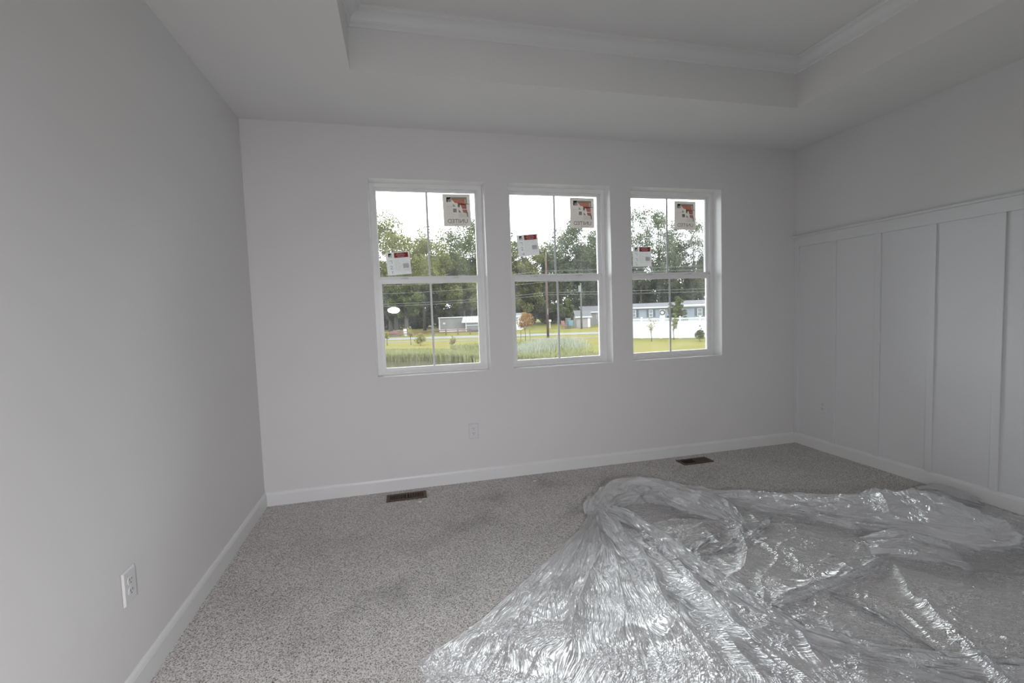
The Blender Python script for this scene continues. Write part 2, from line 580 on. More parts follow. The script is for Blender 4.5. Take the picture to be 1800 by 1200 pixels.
floor.data.attributes.new('pile_lay', 'FLOAT', 'POINT').data.foreach_set('value', lay.ravel().astype(np.float32))
structure(floor, 'speckled grey loop carpet covering the bedroom floor')

T = 0.20
# window wall
mb = MB()
xs = [-0.12] + [q for w in WIN for q in w] + [W + 0.12]
zs = [0.0, ZB, ZT, H + 0.4]
zs[0] = -0.3
for i in range(len(xs) - 1):
    for k in range(3):
        if k == 1 and i % 2 == 1:
            x0, x1, z0, z1 = xs[i], xs[i + 1], ZB, ZT
            mb.quad((x0, 0, z0), (x1, 0, z0), (x1, T, z0), (x0, T, z0))
            mb.quad((x0, 0, z1), (x0, T, z1), (x1, T, z1), (x1, 0, z1))
            mb.quad((x0, 0, z0), (x0, T, z0), (x0, T, z1), (x0, 0, z1))
            mb.quad((x1, 0, z0), (x1, 0, z1), (x1, T, z1), (x1, T, z0))
            continue
        for y in (0, T):
            mb.quad((xs[i], y, zs[k]), (xs[i + 1], y, zs[k]), (xs[i + 1], y, zs[k + 1]), (xs[i], y, zs[k + 1]))
wb = structure(mb.build('wall_back', M['wall'], fix=False), 'white painted wall with the three windows')
wb.data.materials.append(M['vinyl'])               # whiter colour on the window returns stands in for daylight bounced onto them
for pl in wb.data.polygons:
    ys = {round(wb.data.vertices[v].co.y, 3) for v in pl.vertices}
    if len(ys) > 1: pl.material_index = 1
structure(MB().box(-0.12, 0, YB, 0, -0.3, H + 0.4).build('wall_left', M['wall']), 'plain white painted wall along the left side')
wall_right = structure(MB().box(W, W + 0.12, YB, 0, -0.3, H + 0.4).build('wall_right', M['wall']),
                       'white painted wall with board and batten wainscot')

# wall behind the viewpoint
mb = MB().box(-0.12, W + 0.12, YB - 0.12, YB, -0.3, H + 0.4)
structure(mb.build('wall_front', M['wall']), 'plain white wall behind the viewpoint')

# ceiling with its raised tray
mb = MB()
for (x0, x1, y0, y1) in ((-0.12, TL, YB, 0.0), (TR, W + 0.12, YB, 0.0), (TL, TR, TB, 0.0), (TL, TR, YB, TF)):
    mb.quad((x0, y0, H), (x1, y0, H), (x1, y1, H), (x0, y1, H))
for (p, q) in (((TL, TB), (TR, TB)), ((TR, TB), (TR, TF)), ((TR, TF), (TL, TF)), ((TL, TF), (TL, TB))):
    mb.quad((*p, H), (*q, H), (*q, TRAY), (*p, TRAY))
mb.quad((TL, TF, TRAY), (TR, TF, TRAY), (TR, TB, TRAY), (TL, TB, TRAY))
mb.box(-0.2, W + 0.2, YB - 0.12, T, TRAY + 0.03, TRAY + 0.2)
structure(mb.build('ceiling', M['ceiling'], fix=False), 'white ceiling with a raised rectangular tray')

# crown moulding inside the tray: mitred sweep of a cove profile (d from the face, z)
prof = [(0.0, CRZ), (0.010, CRZ), (0.012, CRZ + 0.010), (0.016, CRZ + 0.013)]
for k in range(9):
    a = k / 8 * math.pi / 2
    prof.append((0.016 + 0.050 * (1 - math.cos(a)), CRZ + 0.016 + 0.050 * math.sin(a)))
prof += [(0.072, CRZ + 0.067), (0.074, CRZ + 0.075), (0.085, CRZ + 0.077), (0.085, TRAY)]
mb = MB()
rings = []
for d, z in prof:
    rings.append([(TL + d, TB - d, z), (TR - d, TB - d, z), (TR - d, TF + d, z), (TL + d, TF + d, z)])
for i in range(len(rings) - 1):
    for k in range(4):
        mb.quad(rings[i][k], rings[i][(k + 1) % 4], rings[i + 1][(k + 1) % 4], rings[i + 1][k])
structure(mb.build('trim_1', M['trim']), 'white crown moulding around the top of the ceiling tray')

# baseboards: board with a moulded top (t from wall, z)
BB = [(0, 0), (0.014, 0), (0.014, 0.080), (0.0125, 0.083), (0.0125, 0.086), (0.009, 0.096), (0.005, 0.102), (0, 0.102)]
structure(MB().prism(BB, lambda t, z, d: (d, -t, z), 0, W).build('baseboard_back', M['trim']), 'white baseboard under the windows')
structure(MB().prism(BB, lambda t, z, d: (t, d, z), YB, 0).build('baseboard_left', M['trim']), 'white baseboard along the left wall')
structure(MB().prism(BB, lambda t, z, d: (W - t, d, z), YB, 0).build('baseboard_right', M['trim']), 'white baseboard below the wainscot')

# board and batten wainscot: children of the right wall
RB, RT = 1.855, 1.961
edges = [-0.046 - 0.3815 * k for k in range(13)]
for k, e in enumerate(edges):
    MB().box(W - 0.017, W, e, e + 0.046, 0.10, RB, 0.0015).build('batten', M['panel'], wall_right)
    e2 = edges[k + 1] + 0.046 if k + 1 < len(edges) else YB
    if e2 < e:
        MB().box(W - 0.005, W, e2, e, 0.10, RB).build('wainscot_panel', M['panel'], wall_right)
MB().box(W - 0.021, W, YB, 0, RB, RT - 0.020, 0.0015).build('top_rail', M['panel'], wall_right)
cap = [(0, RT - 0.020), (0.030, RT - 0.020), (0.036, RT - 0.015), (0.036, RT - 0.006), (0.031, RT), (0, RT)]
MB().prism(cap, lambda t, z, d: (W - t, d, z), YB, 0).build('cap_ledge', M['panel'], wall_right)


# ------------------------------------------------------------------ windows
def ring(mb, x0, x1, z0, z1, wl, wr, wb, wt, y0, y1, b=0.002):
    mb.box(x0, x0 + wl, y0, y1, z0, z1, b)
    mb.box(x1 - wr, x1, y0, y1, z0, z1, b)
    mb.box(x0 + wl, x1 - wr, y0, y1, z0, z0 + wb, b)
    mb.box(x0 + wl, x1 - wr, y0, y1, z1 - wt, z1, b)
    return mb


GU, GL = 0.170, 0.136      # glass planes of the upper and lower sash
for i, (a, b) in enumerate(WIN):
    w = empty('window_%d' % (i + 1), ((a + b) / 2, REV, ZB))
    structure(w, ['white vinyl double-hung window nearest the left wall', 'white vinyl double-hung window in the middle of the three',
                  'white vinyl double-hung window nearest the wainscot wall'][i])
    ox, oy, oz = w.location
    hw = (b - a) / 2
    hh = ZT - ZB
    def L(x0, x1): return x0, x1
    # outer frame with an inner stop
    fm = MB()
    ring(fm, -hw, hw, 0, hh, 0.026, 0.026, 0.016, 0.030, 0.0, 0.085)
    ring(fm, -hw + 0.026, hw - 0.026, 0.016, hh - 0.030, 0.006, 0.006, 0.003, 0.008, 0.036, 0.040, 0.001)
    ring(fm, -hw + 0.026, hw - 0.026, 0.016, hh - 0.030, 0.008, 0.008, 0.003, 0.006, 0.0, 0.004, 0.001)
    fm.build('frame', M['vinyl'], w)
    for s in (-1, 1):
        MB().box(s * (hw - 0.034), s * (hw - 0.026), 0.010, 0.013, 0.75, hh - 0.04).build('track_line', M['grille'], w)
    mid_lo, mid_hi = 1.596 - ZB, 1.654 - ZB
    # upper sash, outer track
    us = ring(MB(), -hw + 0.026, hw - 0.026, mid_hi - 0.032, hh - 0.030, 0.024, 0.024, 0.032, 0.020, GU - REV - 0.015, GU - REV + 0.015)
    uso = us.build('upper_sash', M['vinyl'], w)
    MB().box(-hw + 0.050, hw - 0.050, GU - REV - 0.003, GU - REV + 0.003, mid_hi, hh - 0.050).build('glass_pane', M['glass'], uso)
    MB().box(-0.008, 0.008, GU - REV - 0.009, GU - REV - 0.0035, mid_hi, hh - 0.050, 0.001).build('muntin', M['grille'], uso)
    # lower sash, inner track
    ls = ring(MB(), -hw + 0.026, hw - 0.026, 0.016, mid_lo + 0.036, 0.036, 0.036, 0.036, 0.036, GL - REV - 0.015, GL - REV + 0.015)
    ls.box(-hw + 0.10, hw - 0.10, GL - REV - 0.024, GL - REV - 0.015, 0.018, 0.026, 0.001)      # finger lift
    lso = ls.build('lower_sash', M['vinyl'], w)
    MB().box(-hw + 0.062, hw - 0.062, GL - REV - 0.003, GL - REV + 0.003, 0.052, mid_lo).build('glass_pane', M['glass'], lso)
    MB().box(-0.008, 0.008, GL - REV - 0.009, GL - REV - 0.0035, 0.052, mid_lo, 0.001).build('muntin', M['grille'], lso)
    for s in (-1, 1):
        k = MB()
        cx = s * 0.20
        k.box(cx - 0.03, cx + 0.03, GL - REV - 0.012, GL - REV + 0.014, mid_lo + 0.036, mid_lo + 0.042, 0.001)
        k.box(cx - 0.012, cx + 0.028, GL - REV - 0.008, GL - REV + 0.002, mid_lo + 0.042, mid_lo + 0.050, 0.002)
        k.build('sash_lock', M['grille'], lso)


# ------------------------------------------------------------------ stickers on the upper panes
def text_mesh(body, size):
    c = bpy.data.curves.new('lettering', 'FONT')
    c.body = body
    c.size = size
    c.align_x = 'CENTER'
    c.align_y = 'CENTER'
    o = bpy.data.objects.new('lettering', c)
    COL.objects.link(o)
    bpy.context.view_layer.update()
    me = bpy.data.meshes.new_from_object(o.evaluated_get(bpy.context.evaluated_depsgraph_get()))
    bpy.data.objects.remove(o)
    return me


class Sticker:
    """a flat print: u, v in 0..1 from the top left corner; child meshes lie in x-z, facing the room"""
    def __init__(s, name, cx, cz, w, h, rot, paper, label, group):
        s.o = empty(name, (cx, GU - 0.0045, cz))
        s.o.rotation_euler.y = -math.radians(rot)
        tag(s.o, label, 'sticker', group)
        s.w, s.h, s.n = w, h, 0
        MB().box(-w / 2, w / 2, -0.0004, 0.0004, -h / 2, h / 2).build('paper', paper, s.o)

    def P(s, u, v, lift): return ((u - .5) * s.w, -0.0005 - lift, (.5 - v) * s.h)

    def polys(s, name, polys, m, lift=0.0002):
        mb = MB()
        for pl in polys: mb.quad(*[s.P(u, v, lift) for u, v in pl])
        return mb.build(name, m, s.o, fix=False)

    def rects(s, name, rs, m, lift=0.0002):
        return s.polys(name, [[(a, c), (b, c), (b, d), (a, d)] for a, b, c, d in rs], m, lift)


def sheet(cx, cz, rot, label):
    k = Sticker('window_sticker', cx, cz, 0.222, 0.256, rot, M['paper'], label, 'large stickers in the upper right panes')
    k.rects('border_line', [(.06, .94, .06, .064)], M['ink_pale'])
    k.rects('photo_band', [(.31, .88, .095, .16), (.83, .88, .16, .30)], M['ink_grey'])
    k.polys('orange_band', [[(.31, .155), (.80, .155), (.81, .27), (.62, .275), (.44, .27)], [(.52, .27), (.81, .27), (.83, .33), (.60, .34)]], M['ink_orange'])
    k.polys('rose_band', [[(.64, .32), (.86, .32), (.86, .46), (.70, .46)], [(.70, .48), (.87, .48), (.89, .60), (.72, .57)]], M['ink_rose'])
    for pl in ([(.36, .30), (.46, .39), (.36, .39)], [(.56, .47), (.66, .57), (.56, .57)], [(.85, .58), (.90, .58), (.91, .72), (.86, .70)]):
        k.polys('house_sketch', [pl], M['ink_green'])
    k.rects('grain', [(.55, .86, .60 + .028 * q, .612 + .028 * q) for q in range(5)], M['ink_pale'])
    k.rects('patch', [(.36, .49, .45, .565)], M['ink_grey'])
    k.rects('text_line', [(.09, .34, .385, .398)] + [(.10, .32 + .1 * (q > 2), .45 + .06 * q, .456 + .06 * q) for q in range(5)], M['ink_pale'])
    k.rects('headline_rule', [(.53, .95, .295, .312)], M['ink_dark'])
    # logo: black square with a pale swept shape
    k.rects('logo', [(.14, .30, .10, .25)], M['ink_black'])
    k.polys('logo_mark', [[(.19, .14), (.25, .21), (.23, .16), (.30, .12), (.30, .25), (.17, .25)]], M['paper'], 0.0004)
    k.polys('emblem', [[(.54, .33), (.60, .315), (.62, .36), (.59, .40), (.54, .39)]], M['ink_black'])
    k.polys('emblem_mark', [[(.56, .345), (.595, .345), (.595, .37), (.56, .37)]], M['paper'], 0.0004)
    k.rects('emblem_rule', [(.54, .62, .415, .423)], M['ink_dark'])
    # lettering reads from outside, so it is mirrored here
    me = text_mesh('UNITED', 0.046)
    me.transform(Matrix.Rotation(math.pi / 2, 4, 'X'))
    me.transform(Matrix.Diagonal((-1.0, 1, 1, 1)))
    xs_ = [v.co.x for v in me.vertices]
    me.transform(Matrix.Diagonal((0.73 * k.w / (max(xs_) - min(xs_)), 1, 1, 1)))
    me.materials.clear()
    me.materials.append(M['ink_dark'])
    o = link('lettering', me, k.o)
    o.location = k.P(.51, .845, 0.0003)
    k.rects('small_print', [(.40 + .06 * q, .445 + .06 * q, .935, .945) for q in range(7)], M['ink_grey'])


def label_card(cx, cz, rot, label, strokes):
    k = Sticker('window_label', cx, cz, 0.184, 0.178, rot, M['label_paper'], label, 'small labels low in the upper left panes')
    k.rects('logo', [(.11, .25, .05, .20)], M['ink_black'])
    k.polys('logo_mark', [[(.15, .09), (.20, .15), (.19, .11), (.25, .07), (.25, .20), (.14, .20)]], M['label_paper'], 0.0004)
    k.rects('logo_caption', [(.11, .27, .225, .24)], M['ink_grey'])
    k.rects('red_header', [(.35, .94, .03, .25)], M['ink_red'])
    rows = []
    for q, (u0, u1) in enumerate(((.47, .80), (.44, .84), (.49, .80))):
        u = u0
        while u < u1 - .03:
            l = random.uniform(.04, .11)
            rows.append((u, min(u + l, u1), .065 + .06 * q, .09 + .06 * q))
            u += l + .015
    k.rects('header_print', rows, M['label_paper'], 0.0004)
    k.rects('text_line', [(.34, .60 - .08 * (q % 3 == 2), .30 + .055 * q, .308 + .055 * q) for q in range(10)] +
            [(.66, .94 - .07 * (q % 3 == 1), .30 + .05 * q, .308 + .05 * q) for q in range(4)] + [(.68, .92, .80, .812)], M['ink_pale'])
    k.rects('grey_box', [(.68, .92, .52, .72)], M['ink_pale'])
    mb = MB()
    for st in strokes:
        for (u0, v0), (u1, v1) in zip(st[:-1], st[1:]):
            dx, dz = (u1 - u0), (v1 - v0)
            l = math.hypot(dx, dz)
            nx_, nz_ = -dz / l * .007, dx / l * .007
            mb.quad(k.P(u0 + nx_, v0 + nz_, .0003), k.P(u1 + nx_, v1 + nz_, .0003), k.P(u1 - nx_, v1 - nz_, .0003), k.P(u0 - nx_, v0 - nz_, .0003))
    mb.build('handwriting', M['ink_dark'], k.o, fix=False)


def up(x, z):                       # sticker centres were measured on the plane y = 0.09
    k = (GU + 3.6587) / (0.09 + 3.6587)
    return CAM[0] + (x - CAM[0]) * k, CAM[2] + (z - CAM[2]) * k


two = lambda u, v: [(u, v), (u + .06, v - .03), (u + .10, v + .01), (u + .02, v + .11), (u + .12, v + .11)]
sev = lambda u, v: [(u, v), (u + .10, v - .01), (u + .11, v + .12)]
sheet(*up(1.4945, 2.1625), 1.0, 'large printed sticker on the upper right pane of the window nearest the left wall')
sheet(*up(2.555, 2.158), -0.5, 'large printed sticker on the upper right pane of the middle window')
sheet(*up(3.542, 2.152), -0.5, 'large printed sticker on the upper right pane of the window nearest the wainscot')
label_card(*up(1.025, 1.750), 4.0, 'small red-headed label tilted in the window nearest the left wall, above its meeting rail', [sev(.13, .37), two(.13, .62), [(.17, .86), (.23, .84), (.20, .95)]])
label_card(*up(2.0705, 1.889), 5.0, 'small red-headed label tilted halfway up the middle window', [sev(.13, .36), two(.14, .60), [(.15, .86), (.22, .92), (.26, .84), (.26, .95)]])
label_card(*up(3.1095, 1.790), 0.0, 'small red-headed label set level in the window nearest the wainscot', [sev(.12, .36), sev(.12, .60), [(.12, .80), (.20, .82)], [(.18, .86), (.22, .95)]])


# ------------------------------------------------------------------ outlets (built facing -y at the origin)
def outlet():
    r = empty('wall_outlet')
    w, h, t = 0.0395, 0.0610, 0.0065
    p = MB()
    n = []
    for (ww, hh, y) in ((w, h, 0), (w, h, -0.0012), (w - 0.0045, h - 0.0045, -t), (w - 0.0055, h - 0.0055, -t - .0003)):
        n.append([(-ww, y, -hh), (ww, y, -hh), (ww, y, hh), (-ww, y, hh)])
    for q in range(3):
        for k in range(4):
            p.quad(n[q][k], n[q][(k + 1) % 4], n[q + 1][(k + 1) % 4], n[q + 1][k])
    p.quad(*n[3])
    p.build('cover_plate', M['plastic_white'], r)
    for s in (1, -1):
        cz = s * 0.0195
        f = MB()
        poly = []
        for k in range(32):
            an = 2 * math.pi * k / 32
            poly.append((0.0172 * math.cos(an), max(-0.0142, min(0.0142, 0.0172 * math.sin(an)))))
        f.prism(poly, lambda u, v, d: (u, d, cz + v), -t, -t - 0.0022)
        fo = f.build('receptacle', M['plastic_white'], r)
        for x, hh in ((-0.0065, 0.0046), (0.0065, 0.0038)):
            MB().box(x - 0.0012, x + 0.0012, -t - 0.0026, -t - 0.002, cz + 0.002 - hh + .003, cz + 0.002 + hh + .003).build('blade_slot', M['slot'], fo)
        g = [(0.0026 * math.cos(2 * math.pi * k / 12), max(-0.0016, 0.0026 * math.sin(2 * math.pi * k / 12))) for k in range(12)]
        MB().prism(g, lambda u, v, d: (u, d, cz - 0.0075 + v), -t - 0.002, -t - 0.0026).build('ground_hole', M['slot'], fo)
    sc = [(0.0032 * math.cos(2 * math.pi * k / 14), 0.0032 * math.sin(2 * math.pi * k / 14)) for k in range(14)]
    MB().prism(sc, lambda u, v, d: (u, d, v), -t, -t - 0.0012).build('screw', M['plastic_white'], r)
    return r


def copy_tree(o, parent=None):
    c = o.copy()
    COL.objects.link(c)
    c.parent = parent
    for ch in list(o.children):
        copy_tree(ch, c)
    return c


out0 = outlet()
for k, (loc, rz, lab) in enumerate((((0.001, -1.739, 0.412), math.pi / 2, 'white duplex outlet low on the left wall'),
                                    ((1.543, -0.001, 0.407), 0.0, 'white duplex outlet under the window nearest the left wall'),
                                    ((W - 0.0055, -0.3075, 0.403), -math.pi / 2, 'white duplex outlet in the wainscot beside the far corner'))):
    o = out0 if k == 0 else copy_tree(out0)
    o.location = loc
    o.rotation_euler.z = rz
    tag(o, lab, 'outlet', 'duplex wall outlets')


# ------------------------------------------------------------------ floor registers
def register():
    r = empty('floor_register')
    w, h = 0.146, 0.066
    iw, ih = 0.122, 0.042
    f = MB()
    for (x0, x1, y0, y1) in ((-w, -iw, -h, h), (iw, w, -h, h), (-iw, iw, -h, -ih), (-iw, iw, ih, h)):
        f.box(x0, x1, y0, y1, 0.001, 0.007, 0.002)
    f.box(-0.006, 0.006, -ih, ih, 0.001, 0.007, 0.001)
    f.build('frame', M['bronze'], r)
    MB().box(-iw, iw, -ih, ih, 0.0005, 0.0012).build('duct_opening', M['duct'], r)
    for s in (-1, 1):
        for k in range(9):
            x = s * (0.015 + 0.0122 * k + 0.005)
            fin = MB()
            fin.quad((x - .0012 - s * .003, -ih, 0.0016), (x + .0012 - s * .003, -ih, 0.0016), (x + .0012 - s * .003, ih, 0.0016), (x - .0012 - s * .003, ih, 0.0016))
            fin.v, fin.f = [], []
            fin.prism([(x - .0014 - s * .0032, .0014), (x + .0014 - s * .0032, .0014), (x + .0016 + s * .0022, .0068), (x - .0016 + s * .0022, .0068)],
                      lambda u, v, d: (u, d, v), -ih, ih)
            fin.build('louver', M['bronze'], r)
    MB().box(-.004, .004, -ih - .010, -ih - .004, .006, .013, .001).build('damper_lever', M['bronze'], r)
    return r


reg = register()
reg.location = (0.998, -0.158, 0.0)
tag(reg, 'brown slotted floor register in the carpet below the window nearest the left wall', 'floor vent', 'brown floor registers')
reg2 = copy_tree(reg)
reg2.location = (3.437, -0.172, 0.0)
reg2['label'] = 'brown floor register in the carpet close to the wainscot corner'

# scraps of paper and drywall left on the carpet
where = ['in front of the nearer slotted floor register', 'on open carpet between the left register and the outlet wall', 'by the baseboard below the middle window', 'against the baseboard right of the middle window',
         'behind the bunched plastic', 'near the wainscot baseboard']
for k, (x, y, s) in enumerate(((1.089, -0.306, .016), (1.685, -0.332, .007), (1.988, -0.179, .013), (2.592, -0.084, .009), (3.51, -0.635, .008), (4.05, -0.66, .008))):
    mb = MB()
    n = 7
    pts = [(x + s * random.uniform(.6, 1.2) * math.cos(6.283 * q / n), y + 0.6 * s * random.uniform(.6, 1.2) * math.sin(6.283 * q / n)) for q in range(n)]
    tilt = random.uniform(-.3, .5)
    mb.prism(pts, lambda u, v, d: (u, v, d + 0.004 + abs(u - x) * tilt * .6 + 0.004), -0.0015, 0.003)
    tag(mb.build('paper_scrap', M['scrap']), 'tiny white scrap lying ' + where[k], 'scrap', 'white scraps on the carpet')


# ================================================================== THE PLASTIC SHEET
def vnoise(x, y, seed=0):
    """value noise in -1..1, vectorised"""
    xi, yi = np.floor(x).astype(np.int64), np.floor(y).astype(np.int64)
    fx, fy = x - xi, y - yi
    fx, fy = fx * fx * (3 - 2 * fx), fy * fy * (3 - 2 * fy)
    def hsh(a, b):
        n = (a * 374761393 + b * 668265263 + seed * 974634541) & 0xffffffff
        n = ((n ^ (n >> 13)) * 1274126177) & 0xffffffff
        return ((n ^ (n >> 16)) & 0xffff) / 32767.5 - 1
    return (hsh(xi, yi) * (1 - fx) + hsh(xi + 1, yi) * fx) * (1 - fy) + (hsh(xi, yi + 1) * (1 - fx) + hsh(xi + 1, yi + 1) * fx) * fy


def ridge(x, y, seed, p=1.6):
    """sharp-crested creases"""
    return (1 - np.abs(vnoise(x, y, seed))) ** p


def polydist(X, Y, pts):
    """distance to a polyline and the parameter (0..1) along it"""
    best = np.full(X.shape, 1e9)
    tt = np.zeros(X.shape)
    side = np.zeros(X.shape)
    pts = np.array(pts)
    seg = np.linalg.norm(np.diff(pts, axis=0), axis=1)
    cum = np.concatenate([[0], np.cumsum(seg)]) / seg.sum()
    for k in range(len(pts) - 1):
        d = pts[k + 1] - pts[k]
        t = np.clip(((X - pts[k, 0]) * d[0] + (Y - pts[k, 1]) * d[1]) / (d @ d), 0, 1)
        ex, ey = X - pts[k, 0] - t * d[0], Y - pts[k, 1] - t * d[1]
        r = np.hypot(ex, ey)
        m = r < best
        best = np.where(m, r, best)
        tt = np.where(m, cum[k] + t * (cum[k + 1] - cum[k]), tt)
        side = np.where(m, np.sign(d[0] * ey - d[1] * ex), side)
    return best, tt, side


def set_uv(o, u, v, F):
    uvl = o.data.uv_layers.new(name='UVMap')
    uv = np.stack([u[F].ravel(), v[F].ravel()], 1).astype(np.float32)
    uvl.data.foreach_set('uv', uv.ravel())


plastic = empty('plastic_sheet', (0, 0, 0))
tag(plastic, 'crumpled clear plastic sheeting spread over the carpet', 'plastic sheet')
KX, KY = 2.20, -0.90
# outline seen from the knot
outline = [(1.005, -1.885), (1.03, -2.02), (1.12, -2.35), (1.30, -2.75), (1.6, -3.05), (4.61, -3.05), (4.61, -1.42), (4.2, -1.30), (3.4, -1.08), (2.9, -0.86)]
NT, NR = 1040, 390
th0 = math.atan2(outline[0][1] - KY, outline[0][0] - KX)
th1 = math.atan2(outline[-1][1] - KY, outline[-1][0] - KX)
th = np.linspace(th0, th1, NT)
rmax = np.zeros(NT)
for q, a in enumerate(th):
    dx, dy = math.cos(a), math.sin(a)
    for (x0, y0), (x1, y1) in zip(outline[:-1], outline[1:]):
        ex, ey = x1 - x0, y1 - y0
        den = dx * ey - dy * ex
        if abs(den) < 1e-9: continue
        t = ((x0 - KX) * ey - (y0 - KY) * ex) / den
        s = ((x0 - KX) * dy - (y0 - KY) * dx) / den
        if t > 0 and -1e-6 <= s <= 1 + 1e-6: rmax[q] = max(rmax[q], t)
rmax[rmax <= 0] = rmax[rmax > 0].min()
s = np.linspace(0, 1, NR) ** 0.85
R = s[:, None] * rmax[None]
TH = np.broadcast_to(th[None], R.shape)
# slight meander of the rays so the folds are not ruler-straight
TH = TH + 0.05 * vnoise(TH * 3, R * 1.7, 5) * np.clip(R, 0, 1)
X = KX + R * np.cos(TH)
Y = KY + R * np.sin(TH)
edge = np.minimum(np.arange(NT) / 18, 1)[None] * np.ones_like(R)
leftness = np.clip((2.7 - X) / 1.2, 0, 1)             # the gathered, radially pleated part
rightness = 1 - leftness
am = np.clip(R / 0.5, 0.15, 1)
hgt = 0.004 + np.zeros_like(R)
hgt += leftness * am * (0.032 * ridge(TH * 5.5 + 0.5 * vnoise(TH * 2, R * 1.5, 9), R * 0.45, 1, 5.0) + 0.014 * ridge(TH * 13, R * 0.9, 2, 4.0)
                        + 0.005 * ridge(TH * 30, R * 2.6, 3, 2.4))
# long diagonal folds of the flat part: direction across the room
dU = (X * 0.72 - Y * -0.69)
a_ = math.radians(-38)
U = X * math.cos(a_) + Y * math.sin(a_)
Vv = -X * math.sin(a_) + Y * math.cos(a_)
wv = 0.25 * vnoise(U * 1.3, Vv * 1.3, 11)
hgt += rightness * (0.020 * ridge(U * 0.6, (Vv + wv) * 3.6, 12, 6.0) + 0.010 * ridge(U * 1.1, (Vv + wv) * 8, 13, 5.0) + 0.003 * ridge(U * 2.5, Vv * 19, 14, 2.6))
hgt += 0.009 * ridge(X * 4 + 2 * Y, Y * 4 - 2 * X, 21, 6.0) + 0.003 * ridge(X * 13, Y * 13, 22, 3.5)
# named folds
FOLDS = [([(2.534, -1.964), (2.764, -1.968), (2.99, -1.944), (3.399, -1.859)], 0.028, 0.040),
         ([(3.399, -1.859), (3.133, -2.147), (3.041, -2.38), (2.962, -2.534), (2.85, -2.8)], 0.030, 0.028),
         ([(2.20, -0.90), (1.62, -1.32), (1.22, -1.66)], 0.030, 0.035),
         ([(2.15, -0.98), (2.02, -1.35), (1.72, -1.75), (1.55, -2.05)], 0.030, 0.030),
         ([(2.22, -1.0), (2.2, -1.45), (2.05, -1.95), (2.0, -2.5)], 0.034, 0.034),
         ([(2.30, -1.05), (2.33, -1.6), (2.25, -2.1), (2.35, -2.6)], 0.030, 0.030),
         ([(1.9, -1.55), (1.5, -1.62), (1.2, -1.78)], 0.022, 0.022),
         ([(1.75, -1.9), (1.45, -1.80), (1.15, -1.9)], 0.022, 0.022),
         ([(2.9, -1.35), (2.75, -1.6), (2.6, -1.75), (2.35, -1.85)], 0.030, 0.030),
         ([(2.45, -1.15), (2.8, -1.32), (3.1, -1.4), (3.4, -1.5)], 0.028, 0.030),
         ([(3.6, -2.05), (3.9, -2.3), (4.2, -2.5)], 0.020, 0.025), ([(3.3, -2.0), (3.5, -2.3), (3.8, -2.7)], 0.018, 0.022)]
for pts, fh, fw in FOLDS:
    d, t, sd = polydist(X, Y, pts)
    d = d + 0.012 * vnoise(X * 7, Y * 7, 31)
    d = np.abs(d)
    hgt = hgt + 1.3 * fh * np.exp(-(d / fw)) * np.clip(np.minimum(t, 1 - t) * 7, 0.1, 1)
rs = np.random.default_rng(3)
for k in range(150):                                     # short sharp pinches that catch the light
    cx_, cy_ = rs.uniform(2.2, 4.5), rs.uniform(-2.75, -1.2)
    an_ = rs.normal(math.radians(-38), .75) + (math.pi / 2 if rs.random() < .25 else 0)
    le, wi, he = rs.uniform(.05, .22), rs.uniform(.008, .016), rs.uniform(.006, .018)
    lx = (X - cx_) * math.cos(an_) + (Y - cy_) * math.sin(an_)
    ly = -(X - cx_) * math.sin(an_) + (Y - cy_) * math.cos(an_)
    m_ = (np.abs(lx) < le) & (np.abs(ly) < .12)
    hgt[m_] += (he * (1 - np.abs(lx[m_]) / le) * np.exp(-np.abs(ly[m_] + .02 * np.sin(lx[m_] * 18)) / wi))
hgt = hgt * (0.35 + 0.65 * edge)
hgt = np.where(R < 0.25, hgt + (0.25 - R) * 0.22, hgt)      # rises into the knot
# flatten what lies under the baseboard side
hgt = np.maximum(hgt, 0.003)
V = np.stack([X.ravel(), Y.ravel(), hgt.ravel()], 1)
ii = (np.arange(NR - 1)[:, None] * NT + np.arange(NT - 1)[None]).ravel()
F = np.stack([ii, ii + 1, ii + NT + 1, ii + NT], 1)
film = npmesh('spread_film', V, F, M['film'], plastic, smooth=True)
uu = (TH * 1.2).ravel() * leftness.ravel() + Vv.ravel() * rightness.ravel()
set_uv(film, np.where(leftness.ravel() > 0.5, TH.ravel() * 1.1, Vv.ravel()), np.where(leftness.ravel() > 0.5, R.ravel(), U.ravel()), F)


# the gathered part lies in two layers: a second, flatter sheet under the first
c2 = np.arange(0, int(NT * .50), 2)
r2_ = np.arange(0, NR, 2)
X2, Y2, T2, R2 = (q[np.ix_(r2_, c2)] for q in (X, Y, TH, R))
h2 = 0.003 + 0.4 * np.minimum(hgt[np.ix_(r2_, c2)], .03) * ridge(T2 * 9, R2 * .8, 71, 1.0) + 0.010 * np.clip(R2 / .5, 0, 1) * ridge(T2 * 11 + 3, R2 * 1.1, 72, 4.0) + 0.004 * ridge(T2 * 26, R2 * 3, 73, 2.5)
h2 = np.minimum(h2, np.maximum(hgt[np.ix_(r2_, c2)] - .0015, .002))
n2_ = len(c2)
ii = (np.arange(len(r2_) - 1)[:, None] * n2_ + np.arange(n2_ - 1)[None]).ravel()
F2 = np.stack([ii, ii + 1, ii + n2_ + 1, ii + n2_], 1)
lay2 = npmesh('under_layer', np.stack([X2.ravel(), Y2.ravel(), h2.ravel()], 1), F2, M['film'], plastic, smooth=True)
set_uv(lay2, T2.ravel() * 1.1 + 3.7, R2.ravel() + 1.3, F2)


